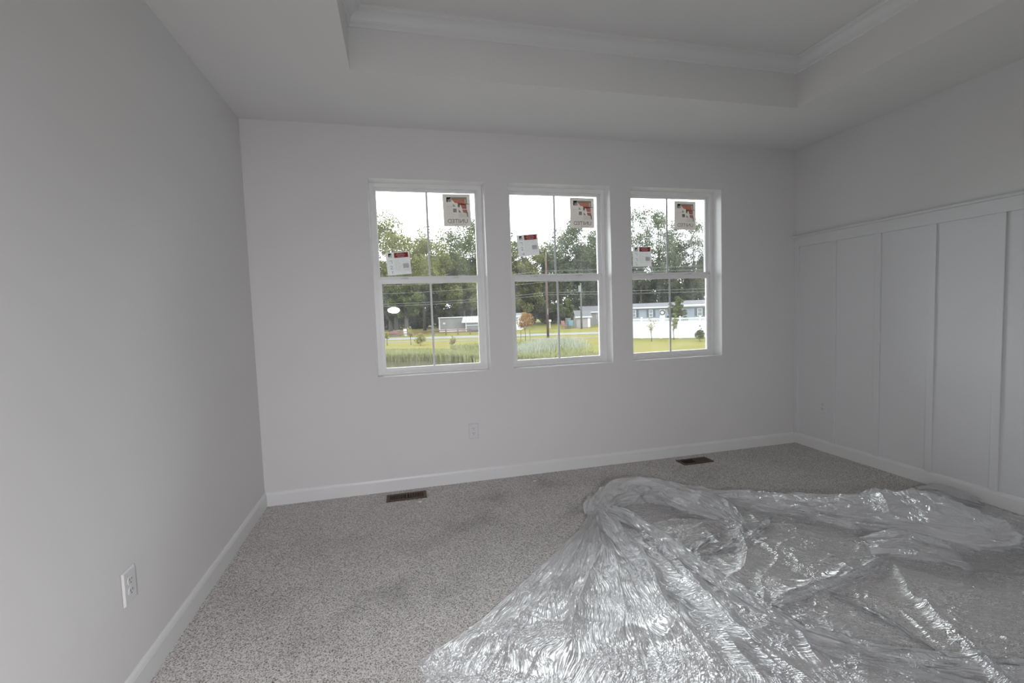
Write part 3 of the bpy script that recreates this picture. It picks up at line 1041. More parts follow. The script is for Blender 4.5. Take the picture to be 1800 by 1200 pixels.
def sweep(name, ctrl, nu, nv, seed, pleat=1.0, arc=1.25, mat_='film_fold', rag=1.0):
    """bunched film: an arched, pleated section swept along a floor path; ctrl = (x, y, half width, height, lift)"""
    c = np.array(ctrl, float)
    n = len(c)
    t = np.linspace(0, n - 1, nu)
    i1 = np.clip(np.floor(t).astype(int), 0, n - 2)
    f = (t - i1)[:, None]
    g = lambda k: c[np.clip(k, 0, n - 1)]
    p0, p1, p2, p3 = g(i1 - 1), g(i1), g(i1 + 1), g(i1 + 2)
    Q = 0.5 * (2 * p1 + (p2 - p0) * f + (2 * p0 - 5 * p1 + 4 * p2 - p3) * f ** 2 + (3 * p1 - p0 - 3 * p2 + p3) * f ** 3)
    tan = np.gradient(Q[:, :2], axis=0)
    tan /= np.linalg.norm(tan, axis=1)[:, None]
    nor = np.stack([-tan[:, 1], tan[:, 0]], 1)
    L_ = np.concatenate([[0], np.cumsum(np.linalg.norm(np.diff(Q[:, :2], axis=0), axis=1))])
    an = np.linspace(-math.pi / 2 * arc, math.pi / 2 * arc, nv)
    A, LL = np.meshgrid(an, L_)
    hw, hh, lf = Q[:, 2:3], Q[:, 3:4], Q[:, 4:5]
    hw = hw * (1 + 0.22 * np.where(A < 0, vnoise(LL * 5, LL * 0 + 2.5, seed + 11), vnoise(LL * 5, LL * 0 + 7.5, seed + 12)) * rag)
    dis = 1 + pleat * (0.22 * (ridge(A * 2.0 + 0.6 * vnoise(LL * 2, A, seed + 5), LL * 2.4, seed, 3.0) - .4) + 0.16 * (ridge(A * 3.6, LL * 6, seed + 1, 3.0) - .4)
                       + 0.09 * (ridge(A * 7, LL * 13, seed + 2, 2.2) - .4) + 0.20 * vnoise(A * 1.0, LL * 3.5, seed + 3))
    sx = np.sin(A) * hw * dis
    sz = (np.cos(A) * 0.5 + 0.5) * hh * dis + lf
    sz = np.maximum(sz + 0.010 * (ridge(A * 7, LL * 9, seed + 6, 2) - .4), 0.006)
    Xs = Q[:, 0:1] + nor[:, 0:1] * sx + tan[:, 0:1] * 0.03 * vnoise(A * 3, LL * 8, seed + 8)
    Ys = Q[:, 1:2] + nor[:, 1:2] * sx + tan[:, 1:2] * 0.03 * vnoise(A * 3, LL * 8, seed + 9)
    Xs = np.minimum(Xs, W - 0.045)
    V = np.stack([Xs.ravel(), Ys.ravel(), sz.ravel()], 1)
    ii = (np.arange(nu - 1)[:, None] * nv + np.arange(nv - 1)[None]).ravel()
    F = np.stack([ii, ii + 1, ii + nv + 1, ii + nv], 1)
    o = npmesh(name, V, F, M[mat_], plastic, smooth=True)
    set_uv(o, (A * 0.16).ravel(), (LL * 1.6).ravel(), F)
    return o


sweep('bunched_fold', [(2.17, -0.94, .05, .03, 0), (2.23, -0.88, .09, .07, 0), (2.34, -0.79, .13, .09, 0), (2.48, -0.73, .15, .115, 0), (2.62, -0.74, .15, .12, 0),
                       (2.73, -0.84, .14, .11, 0), (2.81, -0.98, .15, .10, 0), (2.88, -1.14, .14, .085, 0), (2.92, -1.29, .08, .05, 0), (2.93, -1.37, .02, .02, 0)], 220, 80, 40)
sweep('rolled_fold', [(2.60, -0.70, .06, .07, .01), (2.78, -0.77, .08, .085, 0), (3.00, -0.94, .09, .09, 0), (3.24, -1.14, .10, .095, 0), (3.44, -1.32, .14, .11, 0),
                      (3.62, -1.49, .21, .13, 0), (3.78, -1.61, .29, .15, 0), (3.94, -1.67, .33, .15, 0), (4.10, -1.70, .32, .14, 0), (4.21, -1.71, .27, .11, 0), (4.27, -1.71, .17, .03, 0)], 360, 120, 60, pleat=0.9)
sweep('gathered_fold', [(2.20, -0.86, .05, .05, .01), (2.28, -0.98, .055, .055, .01), (2.36, -1.19, .06, .05, .005), (2.40, -1.54, .06, .045, 0), (2.455, -1.90, .055, .04, 0), (2.51, -2.15, .05, .035, 0),
                        (2.64, -2.29, .05, .035, 0), (2.81, -2.42, .05, .03, 0), (3.05, -2.55, .05, .03, 0), (3.4, -2.7, .05, .03, 0)], 380, 40, 80, pleat=1.0)
sweep('pleated_fold', [(2.21, -0.92, .03, .04, .01), (2.20, -1.05, .05, .05, 0), (2.16, -1.25, .05, .045, 0), (2.14, -1.50, .04, .03, 0), (2.10, -1.62, .015, .015, 0)], 140, 40, 90, pleat=1.2)
sweep('flat_fold', [(3.40, -1.72, .10, .05, 0), (3.50, -1.80, .13, .10, 0), (3.60, -1.87, .14, .10, 0), (3.68, -1.93, .13, .09, 0), (3.72, -1.96, .11, .015, 0)], 80, 60, 110, pleat=0.6, rag=.4)
# loose bands where the film is doubled over
BANDS = [([(2.44, -1.50), (2.60, -1.43), (2.77, -1.35)], .022, .02), ([(2.50, -1.56), (2.74, -1.50), (3.00, -1.41), (3.18, -1.28)], .03, .025), ([(2.45, -2.02), (2.66, -1.99), (2.96, -1.95), (3.22, -1.90), (3.38, -1.85)], .035, .022),
         ([(2.15, -1.62), (2.20, -1.88), (2.26, -2.18), (2.27, -2.42)], .03, .02), ([(2.38, -2.16), (2.56, -2.32), (2.72, -2.44), (2.9, -2.6)], .025, .018), ([(2.86, -2.0), (2.9, -2.2), (2.9, -2.42)], .012, .018)]
for q, (pts, hw_, h_) in enumerate(BANDS):
    cc = [(x, y, hw_ * (.35 if k in (0, len(pts) - 1) else 1), h_ * (.5 if k in (0, len(pts) - 1) else 1), .004) for k, (x, y) in enumerate(pts)]
    sweep('loose_band', cc, 130, 26, 150 + 11 * q, pleat=0.8)
sweep('raised_flap', [(4.36, -1.25, .03, .03, 0), (4.44, -1.34, .08, .07, 0), (4.52, -1.42, .09, .06, 0), (4.58, -1.52, .05, .02, 0)], 70, 40, 130, pleat=0.8)

# ================================================================== OUTSIDE
def strip(name, far, near, z, m, label):
    """a ribbon of ground between two polylines"""
    mb = MB()
    n = len(far)
    for k in range(n - 1):
        mb.quad((*near[k], z), (*near[k + 1], z), (*far[k + 1], z), (*far[k], z))
        mb.quad((*near[k], z - .05), (*near[k + 1], z - .05), (*near[k + 1], z), (*near[k], z))
    return structure(mb.build(name, m, fix=False), label)


structure(MB().quad((-220, -60, GZ), (260, -60, GZ), (260, 320, GZ), (-220, 320, GZ)).build('lawn', M['lawn'], fix=False), 'yellow-green lawn outside the windows')
strip('road', [(-60, 78), (0, 54.5), (25, 45.5), (60, 33)], [(-60, 73), (0, 50), (24, 41.8), (60, 29)], GZ + .03, M['road'], 'grey asphalt road behind the lawn')
strip('footpath', [(-60, 66), (0, 46.0), (20, 37.2)], [(-60, 65), (0, 45.0), (20, 36.3)], GZ + .03, M['concrete'], 'narrow pale path along the near side of the road')
structure(MB().quad((-14, 6, GZ + .02), (7.5, 6, GZ + .02), (6.2, 17, GZ + .02), (5.6, 21.4, GZ + .02), (4.3, 23.2, GZ + .02), (2.7, 24.6, GZ + .02), (0.3, 25.6, GZ + .02), (-6, 27.5, GZ + .02), (-14, 29, GZ + .02)
               ).build('pond', M['water'], fix=False), 'brown pond at the foot of the lawn')


def blades(name, region, n, hmin, hmax, m, label, cat, wid=0.03):
    """uncountable grass: one mesh of bent blades; region(k) -> (x, y, height factor)"""
    P = np.array([region() for _ in range(n)])
    ang = RNG.uniform(0, 6.283, n)
    h = RNG.uniform(hmin, hmax, n) * P[:, 2]
    lean = RNG.uniform(.1, .5, n) * h
    w = wid * RNG.uniform(.6, 1.4, n)
    b = np.stack([P[:, 0], P[:, 1], np.full(n, GZ)], 1)
    side = np.stack([np.cos(ang), np.sin(ang), np.zeros(n)], 1) * w[:, None]
    la = RNG.uniform(0, 6.283, n)
    tip = np.stack([np.cos(la) * lean, np.sin(la) * lean, h], 1)
    midp = np.stack([np.cos(la) * lean * .35, np.sin(la) * lean * .35, h * .6], 1)
    V = np.stack([b - side, b + side, b + midp + side * .8, b + midp - side * .8, b + tip], 1).reshape(-1, 3)
    i0 = np.arange(n) * 5
    F = np.concatenate([np.stack([i0, i0 + 1, i0 + 2], 1), np.stack([i0, i0 + 2, i0 + 3], 1), np.stack([i0 + 3, i0 + 2, i0 + 4], 1)])
    return tag(npmesh(name, V, F, m), label, cat, kind='stuff')


def bank():
    x = random.uniform(-9, 9.5)
    y0 = np.interp(x, [-9, -6, .3, 2.6, 4.1, 5.4, 9.5], [28.0, 27.3, 25.4, 24.4, 23.0, 21.2, 17.6])
    d = random.random() ** 1.5 * 9
    return x, y0 + d, max(.35, 1 - d / 12)


def meadow():
    t = random.random()
    x = random.uniform(5.0, 15)
    y = random.uniform(18, 33)
    if x > 11 and y < 26 + (x - 11) * 1.2: x -= 3
    return x, y, random.uniform(.5, 1)


def plume():
    c = random.choice([(8.6, 24.5, 1.4), (10.2, 25.5, .9), (11.4, 27.5, 1.3), (7.6, 22.5, 1.0), (12.8, 29, 1.2)])
    return random.gauss(c[0], c[2] * .6), random.gauss(c[1], c[2] * .7), 1


blades('bank_grass', bank, 26000, .28, .62, M['blade_green'], 'tall green grass growing along the pond bank', 'grass', .03)
blades('meadow_grass', meadow, 24000, .22, .5, M['blade_green'], 'rough green grass below the middle window', 'grass', .03)
blades('plume_grass', plume, 5000, .4, .8, M['blade_pale'], 'pale feathery grass clumps in the rough grass', 'grass', .022)


# ------------------------------------------------------------------ trees
def leaf_mesh(name, cl, n, size, m, parent, spread=1.0):
    """leaves scattered around clump centres; cl rows = x, y, z, radius (local)"""
    cl = np.array(cl, float)
    pr = cl[:, 3] ** 2
    k = RNG.choice(len(cl), n, p=pr / pr.sum())
    d = RNG.normal(size=(n, 3))
    d /= np.linalg.norm(d, axis=1)[:, None]
    c = cl[k, :3] + d * (cl[k, 3] * RNG.uniform(.25, 1.0, n) ** .6)[:, None] * np.array([1, 1, .8])
    u = RNG.normal(size=(n, 3))
    u /= np.linalg.norm(u, axis=1)[:, None]
    w = np.cross(u, RNG.normal(size=(n, 3)))
    w /= np.linalg.norm(w, axis=1)[:, None]
    sz = size * RNG.uniform(.5, 1.25, n)[:, None]
    V = np.stack([c - u * sz, c + w * sz * .55, c + u * sz, c - w * sz * .55], 1).reshape(-1, 3)
    i0 = np.arange(n) * 4
    return tag(npmesh(name, V, np.stack([i0, i0 + 1, i0 + 2, i0 + 3], 1), m, parent), kind='stuff')


def tree(name, x, y, top, rad, low, m, label, n=6000, size=.3, clumps=26, bark='bark', trunk=.22, gap=0.0, group='trees beyond the road', cone=False, tilt=0, cs=1.0):
    """top, low: heights above the ground of crown top and crown bottom"""
    r = empty(name, (x, y, GZ))
    tag(r, label, 'tree', group)
    cl = []
    hh = (top - low) / 2
    for k in range(int(clumps * 1.7)):
        for _ in range(20):
            p = RNG.uniform(-1, 1, 3)
            if np.linalg.norm(p) < 1 and np.linalg.norm(p) > gap: break
        f = 1.0
        if cone: f = max(.12, (1 - (p[2] + 1) / 2) * 1.15)
        cr = rad * RNG.uniform(.15, .27) * cs * (f if cone else 1)
        cl.append((p[0] * rad * .88 * f, p[1] * rad * .88 * f, low + hh + p[2] * (hh - .12 * rad), cr))
    cl.append((0, 0, top - rad * .25 * (0.3 if cone else 1), rad * .25 * (0.4 if cone else 1)))
    t = MB()
    tx = tilt
    t.tube([(0, 0, 0), (tx * .3, 0, low * .5), (tx * .6, .1, low), (tx * .8, 0, low + hh), (tx, 0, low + hh * 1.6)], [trunk * 1.3, trunk, trunk * .85, trunk * .5, trunk * .15], 8)
    for c in cl[::3]:
        z0 = low * .8 + (c[2] - low) * .35
        t.tube([(tx * .5, 0, max(.2, z0)), (c[0] * .5, c[1] * .5, (z0 + c[2]) / 2 + .1), (c[0], c[1], c[2])], [trunk * .4, trunk * .25, trunk * .08], 5)
    t.build('trunk', M[bark], r, smooth=True)
    leaf_mesh('foliage', cl, n, size, m, r)
    return r


def at(px, Y):
    """x of the ground point seen in column px (near the horizon) at depth plane Y"""
    d = np.array(_f) + np.array(_rt) * (px - 900) / 821.61
    return CAM[0] + d[0] * (Y - CAM[1]) / d[1]


def hz(px, py, Y):
    d = np.array(_f) + np.array(_rt) * (px - 900) / 821.61 + np.array(_up) * (600 - py) / 821.61
    return CAM[2] + d[2] * (Y - CAM[1]) / d[1] - GZ


TREES = [  # column, depth, top row, radius m, crown bottom m, leaf, label, leaves, leaf size, gap, clumps
    (698, 66, 374, 8.2, 4.0, 'leaf_light', 'tall open-crowned light green tree left of the grey mobile home', 32000, .15, .5, 40),
    (748, 72, 412, 5.0, 4.0, 'leaf_light', 'light green tree with gaps of sky, second from the left', 13000, .15, .4, 26),
    (780, 76, 425, 4.8, 2.0, 'leaf_mid', 'green tree behind the grey mobile home, left of its centre', 14000, .16, .2, 26),
    (832, 80, 380, 9.0, 3.0, 'leaf_mid', 'large dense green tree above the porch of the mobile home', 38000, .16, .25, 52),
    (884, 82, 390, 6.4, 2.0, 'leaf_mid', 'green tree showing at the left edge of the middle window', 18000, .16, .25, 30),
    (924, 78, 428, 5.0, 2.0, 'leaf_light', 'lower yellow-green tree left of the brown utility pole', 17000, .15, .15, 28),
    (962, 84, 420, 5.4, 2.0, 'leaf_light', 'yellow-green tree rising behind the brown utility pole', 17000, .16, .2, 30),
    (1018, 80, 380, 8.4, 2.5, 'leaf_grey', 'big round-topped green tree filling the right of the middle window', 38000, .16, .15, 50),
    (1070, 82, 392, 6.2, 2.5, 'leaf_grey', 'green tree between the middle and the right window', 15000, .16, .2, 28),
    (1128, 74, 354, 7.0, 4.5, 'leaf_grey', 'tall grey-green tree with lacy crown above the white fence', 19000, .14, .5, 38),
    (1160, 78, 368, 6.0, 4.0, 'leaf_grey', 'grey-green tree behind the lacy tall one', 15000, .15, .4, 30),
    (1220, 74, 384, 6.8, 3.5, 'leaf_grey', 'grey-green tree at the right edge of the right window', 20000, .14, .45, 36),
    (1262, 78, 394, 5.2, 3.0, 'leaf_grey', 'rightmost grey-green tree, cut by the window frame', 13000, .15, .3, 26)]
for (px, Y, py, rad, low, lf, lab, n, sz, gap, cl) in TREES:
    tree('leafy_tree', at(px, Y), Y, hz(px, py, Y), rad, low, M[lf], lab, n=n, size=sz, clumps=cl, gap=gap, bark='bark', trunk=.22)
# darker wood behind, crowns down to the ground
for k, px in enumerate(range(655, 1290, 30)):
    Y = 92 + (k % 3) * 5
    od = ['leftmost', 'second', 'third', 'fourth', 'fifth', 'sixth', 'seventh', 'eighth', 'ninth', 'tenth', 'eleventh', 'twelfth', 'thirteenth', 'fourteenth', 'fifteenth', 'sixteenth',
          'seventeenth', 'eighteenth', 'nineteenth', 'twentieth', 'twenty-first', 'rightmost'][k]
    tree('woodland_tree', at(px, Y), Y, hz(px, 450 + 8 * math.sin(k * 2.1), Y), 4.2, 0.3, M['leaf_dark'], 'dark green tree of the background wood, ' + od + (' counting from the left' if 0 < k < 21 else ' of its row'),
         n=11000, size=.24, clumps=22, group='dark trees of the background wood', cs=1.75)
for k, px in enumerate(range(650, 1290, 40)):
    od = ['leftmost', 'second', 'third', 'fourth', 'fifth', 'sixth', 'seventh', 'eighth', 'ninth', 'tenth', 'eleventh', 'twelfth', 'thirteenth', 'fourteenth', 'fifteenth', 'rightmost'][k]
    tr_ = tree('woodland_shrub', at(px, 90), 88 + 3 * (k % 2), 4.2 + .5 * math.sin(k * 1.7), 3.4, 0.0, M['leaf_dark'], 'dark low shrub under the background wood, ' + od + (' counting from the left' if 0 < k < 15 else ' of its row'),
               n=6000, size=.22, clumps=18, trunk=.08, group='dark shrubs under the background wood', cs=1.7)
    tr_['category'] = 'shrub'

# the wood goes on past the window frames on both sides
for px in (470, 510, 548, 585, 620, 1325, 1370, 1420):
    side = 'left' if px < 900 else 'right'
    tree('woodland_tree', at(px, 84), 84, 11.5 + 2 * math.sin(px), 6.5, 0.4, M['leaf_mid'], 'green tree of the wood hidden past the %s window frame' % side, n=9000, size=.24, clumps=30, cs=1.3, group='wood past the %s window frame' % side)
# drooping dark branches over the road side, left and middle
tree('leafy_tree', at(716, 62), 62, 7.5, 3.2, 2.2, M['leaf_mid'], 'smaller dark-trunked tree left of the rail fence', n=11000, size=.14, clumps=20, trunk=.28, gap=.3)
tree('leafy_tree', at(688, 64), 64, 6.2, 2.6, 2.0, M['leaf_grey'], 'small dark-trunked tree at the far left by the red clutter', n=9000, size=.14, clumps=18, trunk=.26, gap=.3)
tree('leafy_tree', at(818, 71), 71, 9.0, 4.4, 3.0, M['leaf_light'], 'bright green branches hanging over the mobile home roof', n=14000, size=.14, clumps=22, trunk=.18, gap=.3)
tree('leafy_tree', at(1000, 66), 66, 4.6, 1.7, 0.6, M['leaf_mid'], 'small bushy green tree left of the pinkish shed', n=6500, size=.11, clumps=18, trunk=.1, gap=.2)
tree('conifer', at(1191, 42), 42, hz(1191, 519, 42), 1.15, 0.2, M['leaf_mid'], 'bushy dark green conifer rising behind the white fence', n=12000, size=.075, clumps=40, trunk=.1, gap=.3, group='conifers')

# young plantings on the lawn
def sapling(x, y, top, rad, low, m, label, n, size, cat='sapling', stem=.025, group='young trees planted on the lawn', nm='sapling', stakes=0, cone=False):
    r = tree(nm, x, y, top, rad, low, m, label, n=n, size=size, clumps=16, trunk=stem, bark='bark', group=group, cone=cone, cs=1.7)
    r['category'] = cat
    for k in range(stakes):
        dx = (-.45, .45)[k % 2]
        MB().tube([(dx, 0, 0), (dx * .9, 0, 1.0)], .03, 6).build('stake', M['wood_grey'], r)
    return r


sapling(20.4, 29.3, 1.95, .42, .75, M['leaf_yellow'], 'thin sapling with a few pale leaves before the white fence, nearest the middle window', 130, .07)
sapling(22.7, 29.8, 2.15, .34, .7, M['leaf_light'], 'slim leafy sapling in front of the white fence, below the conifer', 420, .07)
sapling(23.1, 27.0, 1.2, .55, .1, M['leaf_mid'], 'small bushy evergreen shrub at the right end of the white fence', 900, .06, cat='shrub', nm='shrub', cone=True, group='shrubs on the lawn')
sapling(12.4, 37.5, 2.6, .85, 1.1, M['leaf_orange'], 'young maple with orange autumn leaves and stakes', 1300, .09, stakes=2)
sapling(2.2, 39.9, 1.75, .34, .6, M['leaf_yellow'], 'slender yellow-green sapling left of the pale bushes', 330, .07)
sapling(0.1, 40.8, 1.3, .3, .5, M['leaf_yellow'], 'short slender sapling at the far left of the lawn', 260, .07)
sapling(3.0, 38.5, 1.12, .55, .1, M['leaf_yellow'], 'round yellowish bush on the lawn, left of the pair', 700, .07, cat='shrub', nm='shrub', group='shrubs on the lawn')
sapling(5.6, 36.4, 1.05, .45, .1, M['leaf_yellow'], 'pointed yellowish bush on the lawn, right of the pair', 520, .07, cat='shrub', nm='shrub', group='shrubs on the lawn', cone=True)


# ------------------------------------------------------------------ poles and wires
def pole(x, y, h, r, m, label, arm=True):
    e = empty('utility_pole', (x, y, GZ))
    tag(e, label, 'utility pole', 'utility poles')
    MB().tube([(0, 0, 0), (0, 0, h * .5), (0, 0, h)], [r, r * .88, r * .72], 12).build('shaft', M[m], e, smooth=True)
    if arm:
        MB().box(-.75, .75, -.06, .06, h - 1.75, h - 1.63, .01).build('crossarm', M['wood_grey'], e)
        for dx in (-.65, .3, .65):
            MB().tube([(dx, 0, h - 1.63), (dx, 0, h - 1.45)], [.04, .03], 8).build('insulator', M['wire'], e)
        MB().tube([(.02, -.02, h), (.02, -.02, h + .5)], .03, 8).build('top_pin', M['wire'], e)
        MB().tube([(0, -r, 2.3), (0, -r - .02, 2.9)], .05, 8).build('conduit', M['metal_grey'], e)
    return e


P1 = (15.4, 40.0)
H1 = hz(958, 452, 40.0)
pole(*P1, H1, .125, 'pole_wood', 'tall brown wooden utility pole standing by the path', True)
x2 = at(1023, 56)
e2 = pole(x2, 56, hz(1021, 497, 56), .13, 'pole_grey', 'shorter weathered grey-green utility pole left of the shed', False)
MB().tube([(-.22, -.1, hz(1021, 497, 56) - 1.2), (-.22, -.1, hz(1021, 497, 56) - .35)], .18, 12).build('transformer', M['metal_grey'], e2)


def wire(pts, label, r=.010):
    out_ = []
    for (a, b, sag) in pts:
        for k in range(13):
            t = k / 12
            p = Vector(a).lerp(Vector(b), t)
            p.z -= sag * 4 * t * (1 - t)
            if not (out_ and k == 0): out_.append(p)
    tag(MB().tube(out_, r, 5).build('power_line', M['wire']), label, 'power line', 'power lines along the road')


def wz(px, py): return hz(px, py, P1[1]) + GZ
LX, RX = (-12.0, 52.0), (42.0, 28.0)
for (dz_l, pz, dz_r, lab) in ((478, 476, 474, 'upper power line just above the meeting rails'), (487, 482, 480, 'second power line from the top'), (504, 495, 494, 'power line just below the meeting rails'),
                              (524, 514, 512, 'second power line from the bottom'), (528, 518, 519, 'lowest power line across the lower panes')):
    zc = wz(960, pz)
    wire([((LX[0], LX[1], zc - (dz_l - pz) * .045 + .4), (P1[0], P1[1], zc), .5), ((P1[0], P1[1], zc), (RX[0], RX[1], zc + (pz - dz_r) * .03 - .25), .15)], lab)


# ------------------------------------------------------------------ white vinyl fence
fen = empty('privacy_fence', (20.9, 33.0, GZ))
ang = math.atan2(29.6 - 33.0, 25.3 - 20.9)
fen.rotation_euler.z = ang
tag(fen, 'white vinyl privacy fence with picket top beyond the lawn', 'fence')
BAY, FH = 1.55, 1.72
for k in range(-1, 7):
    x0 = 0.66 + (k - 1) * BAY
    p = MB().box(x0 - .065, x0 + .065, -.032, .065, 0, FH + .06, .008)
    po = p.build('post', M['vinyl_fence'], fen)
    c = MB()
    c.box(x0 - .085, x0 + .085, -.085, .085, FH + .06, FH + .085, .006)
    c.quad((x0 - .08, -.08, FH + .085), (x0 + .08, -.08, FH + .085), (x0, 0, FH + .16))
    c.quad((x0 + .08, -.08, FH + .085), (x0 + .08, .08, FH + .085), (x0, 0, FH + .16))
    c.quad((x0 + .08, .08, FH + .085), (x0 - .08, .08, FH + .085), (x0, 0, FH + .16))
    c.quad((x0 - .08, .08, FH + .085), (x0 - .08, -.08, FH + .085), (x0, 0, FH + .16))
    c.build('post_cap', M['vinyl_fence'], po)
    if k == 6: break
    x1 = x0 + BAY
    MB().box(x0 + .065, x1 - .065, -.02, .02, .05, FH - .33).build('panel', M['vinyl_fence'], fen)
    for z in (.05, FH - .36, FH - .09):
        MB().box(x0 + .065, x1 - .065, -.035, .035, z, z + .09, .006).build('rail', M['vinyl_fence'], fen)
    pk = MB()
    q = x0 + .13
    while q < x1 - .09:
        pk.box(q - .022, q + .022, -.012, .012, FH - .28, FH - .08)
        q += .10
    tag(pk.build('picket_row', M['vinyl_fence'], fen), kind='stuff')


# ------------------------------------------------------------------ buildings
def house(name, label, x, y, rz, w, d, h, wall_m, roof_m, pitch, over=.35, ridge_x=True, cat='house'):
    """box house, front face along local x at y = 0, ridge along x"""
    e = empty(name, (x, y, GZ), rz)
    tag(e, label, cat)
    MB().box(0, w, 0, d, 0, h, .02).build('wall', M[wall_m], e)
    r = MB()
    rp = h + pitch
    if ridge_x:
        poly = [(-over, h - .12), (d / 2, rp), (d + over, h - .12), (d + over, h + .05), (d / 2, rp + .17), (-over, h + .05)]
        r.prism(poly, lambda u, v, dd: (dd, u, v), -over, w + over)
        g = MB().prism([(0, h), (d, h), (d / 2, rp)], lambda u, v, dd: (dd, u, v), .02, w - .02)
    else:
        poly = [(-over, h - .12), (w / 2, rp), (w + over, h - .12), (w + over, h + .05), (w / 2, rp + .17), (-over, h + .05)]
        r.prism(poly, lambda u, v, dd: (u, dd, v), -over, d + over)
        g = MB().prism([(0, h), (w, h), (w / 2, rp)], lambda u, v, dd: (u, dd, v), .02, d - .02)
    r.build('roof', M[roof_m], e)
    g.build('gable', M[wall_m], e)
    MB().box(-over, w + over, -over - .03, -over, h - .14, h + .05).build('fascia', M['white_paint'], e)
    return e


def house_window(e, x0, x1, z0, z1, shut=0.0, left=True, right=True):
    f = ring(MB(), x0, x1, z0, z1, .07, .07, .07, .07, -.06, .0, .005)
    f.box(x0 + .07, x1 - .07, -.05, 0, (z0 + z1) / 2 - .03, (z0 + z1) / 2 + .03)
    fo = f.build('window', M['white_paint'], e)
    for (a, b) in ((z0 + .07, (z0 + z1) / 2 - .03), ((z0 + z1) / 2 + .03, z1 - .07)):
        MB().box(x0 + .07, x1 - .07, -.03, -.005, a, b).build('pane', M['pane_dark'], fo)
    for ok, a in ((left, x0 - shut - .03), (right, x1 + .03)):
        if shut and ok:
            s_ = MB().box(a, a + shut, -.05, 0, z0, z1, .008)
            z = z0 + .1
            while z < z1 - .1:
                s_.box(a + .06, a + shut - .06, -.062, -.05, z, z + .05)
                z += .11
            s_.build('shutter', M['shutter'], fo)


# blue-grey house behind the fence
YH = 52.0
hx0 = at(1085, YH + 6)
rzh = math.radians(-33)
hh_ = hz(1130, 540.5, YH)
bh = house('house', 'long blue-grey house with dark shutters behind the white fence', hx0, YH + 6.5, rzh, 22.0, 7.5, hh_, 'siding_blue', 'roof_grey', 0.45)


def hloc(px):
    """local x on the front wall of the blue house seen in column px"""
    d = np.array(_f) + np.array(_rt) * (px - 900) / 821.61
    ox, oy = hx0, YH + 6.5
    ux, uy = math.cos(rzh), math.sin(rzh)
    A = np.array([[d[0], -ux], [d[1], -uy]])
    t, s_ = np.linalg.solve(A, np.array([ox - CAM[0], oy - CAM[1]]))
    return s_, t


zs_ = lambda px, py: CAM[2] + (np.array(_f) + np.array(_rt) * (px - 900) / 821.61 + np.array(_up) * (600 - py) / 821.61)[2] * hloc(px)[1] - GZ
for (p0, p1, t, b_, sw, lft, rgt) in ((1109, 1119, 544.5, 557.5, 4, True, True), (1141.5, 1148.5, 544, 557, 3.6, True, True), (1226, 1235, 541.5, 555, 4.2, True, True)):
    x0, x1 = hloc(p0)[0], hloc(p1)[0]
    sw_ = abs(hloc(p0 + sw)[0] - x0)
    house_window(bh, x0, x1, zs_(p0, b_) , zs_(p0, t), shut=sw_, left=lft, right=rgt)
# white front door with a ring of leaves
x0, x1 = hloc(1160.5)[0], hloc(1169.5)[0]
dt = zs_(1165, 543.5)
do = MB().box(x0, x1, -.06, 0, .3, dt, .01).build('door', M['white_paint'], bh)
cx, cz = (x0 + x1) / 2, zs_(1165, 549)
MB().tube([(cx + .30 * math.cos(q * math.pi / 10), -.09, cz + .30 * math.sin(q * math.pi / 10)) for q in range(21)], .06, 6).build('wreath', M['leaf_dark'], do)
# raised roof part on the right
r2 = hloc(1195)[0]
mb = MB().prism([(-.5, hh_ + .0), (3.75, hh_ + .62), (8.0, hh_ + .0), (8.0, hh_ + .2), (3.75, hh_ + .80), (-.5, hh_ + .2)], lambda u, v, dd: (dd, u, v), r2, 23)
mb.build('raised_roof', M['roof_grey'], bh)
MB().box(r2, 23, -.54, -.50, hh_ - .02, hh_ + .22).build('fascia', M['white_paint'], bh)

# grey mobile home with a screened porch
YM = 67.0
mx0, mx1 = at(773, YM), at(850, YM - 1.5)
mh = empty('mobile_home', (mx0, YM, GZ), math.atan2(-1.5, mx1 - mx0))
tag(mh, 'grey mobile home with white trim and a screened porch', 'mobile home')
mw = math.hypot(mx1 - mx0, 1.5)
mhh = hz(800, 558.5, YM)
MB().box(0, mw, 0, 4.2, .35, mhh, .03).build('wall', M['siding_grey'], mh)
MB().box(-.1, mw + .1, -.12, 4.3, mhh, mhh + .14, .02).build('roof', M['white_paint'], mh)
MB().box(.02, mw, -.03, 4.1, 0, .36).build('skirting', M['white_paint'], mh)
MB().box(-.03, .16, -.03, .1, .35, mhh).build('corner_trim', M['white_paint'], mh)
MB().box(.6, .6 + .35, -.05, 0, mhh - .9, mhh - .65).build('wall_vent', M['white_paint'], mh)
px0 = mw * .62
aw = MB()
aw.prism([(-1.9, mhh - .75), (.0, mhh + .05), (.0, mhh + .13), (-1.9, mhh - .66)], lambda u, v, dd: (dd, u, v), px0 - .5, mw + 1.2)
ao = aw.build('awning', M['white_paint'], mh)
for k in range(9):
    x = px0 - .45 + k * (mw + 1.6 - px0) / 8.4
    MB().prism([(-1.9, mhh - .65), (0, mhh + .14), (0, mhh + .18), (-1.9, mhh - .61)], lambda u, v, dd: (dd, u, v), x, x + .05).build('seam', M['metal_grey'], ao)
MB().box(px0 + .1, mw + 1.0, -1.6, -1.5, .1, mhh - .6).build('porch_screen', M['pane_dark'], mh)
for x in (px0 + .05, px0 + 1.9, mw + .9):
    MB().box(x, x + .12, -1.75, -1.6, 0, mhh - .6, .01).build('porch_post', M['white_paint'], mh)
MB().box(px0, mw + 1.0, -1.72, -1.62, mhh * .42, mhh * .42 + .09).build('porch_rail', M['white_paint'], mh)

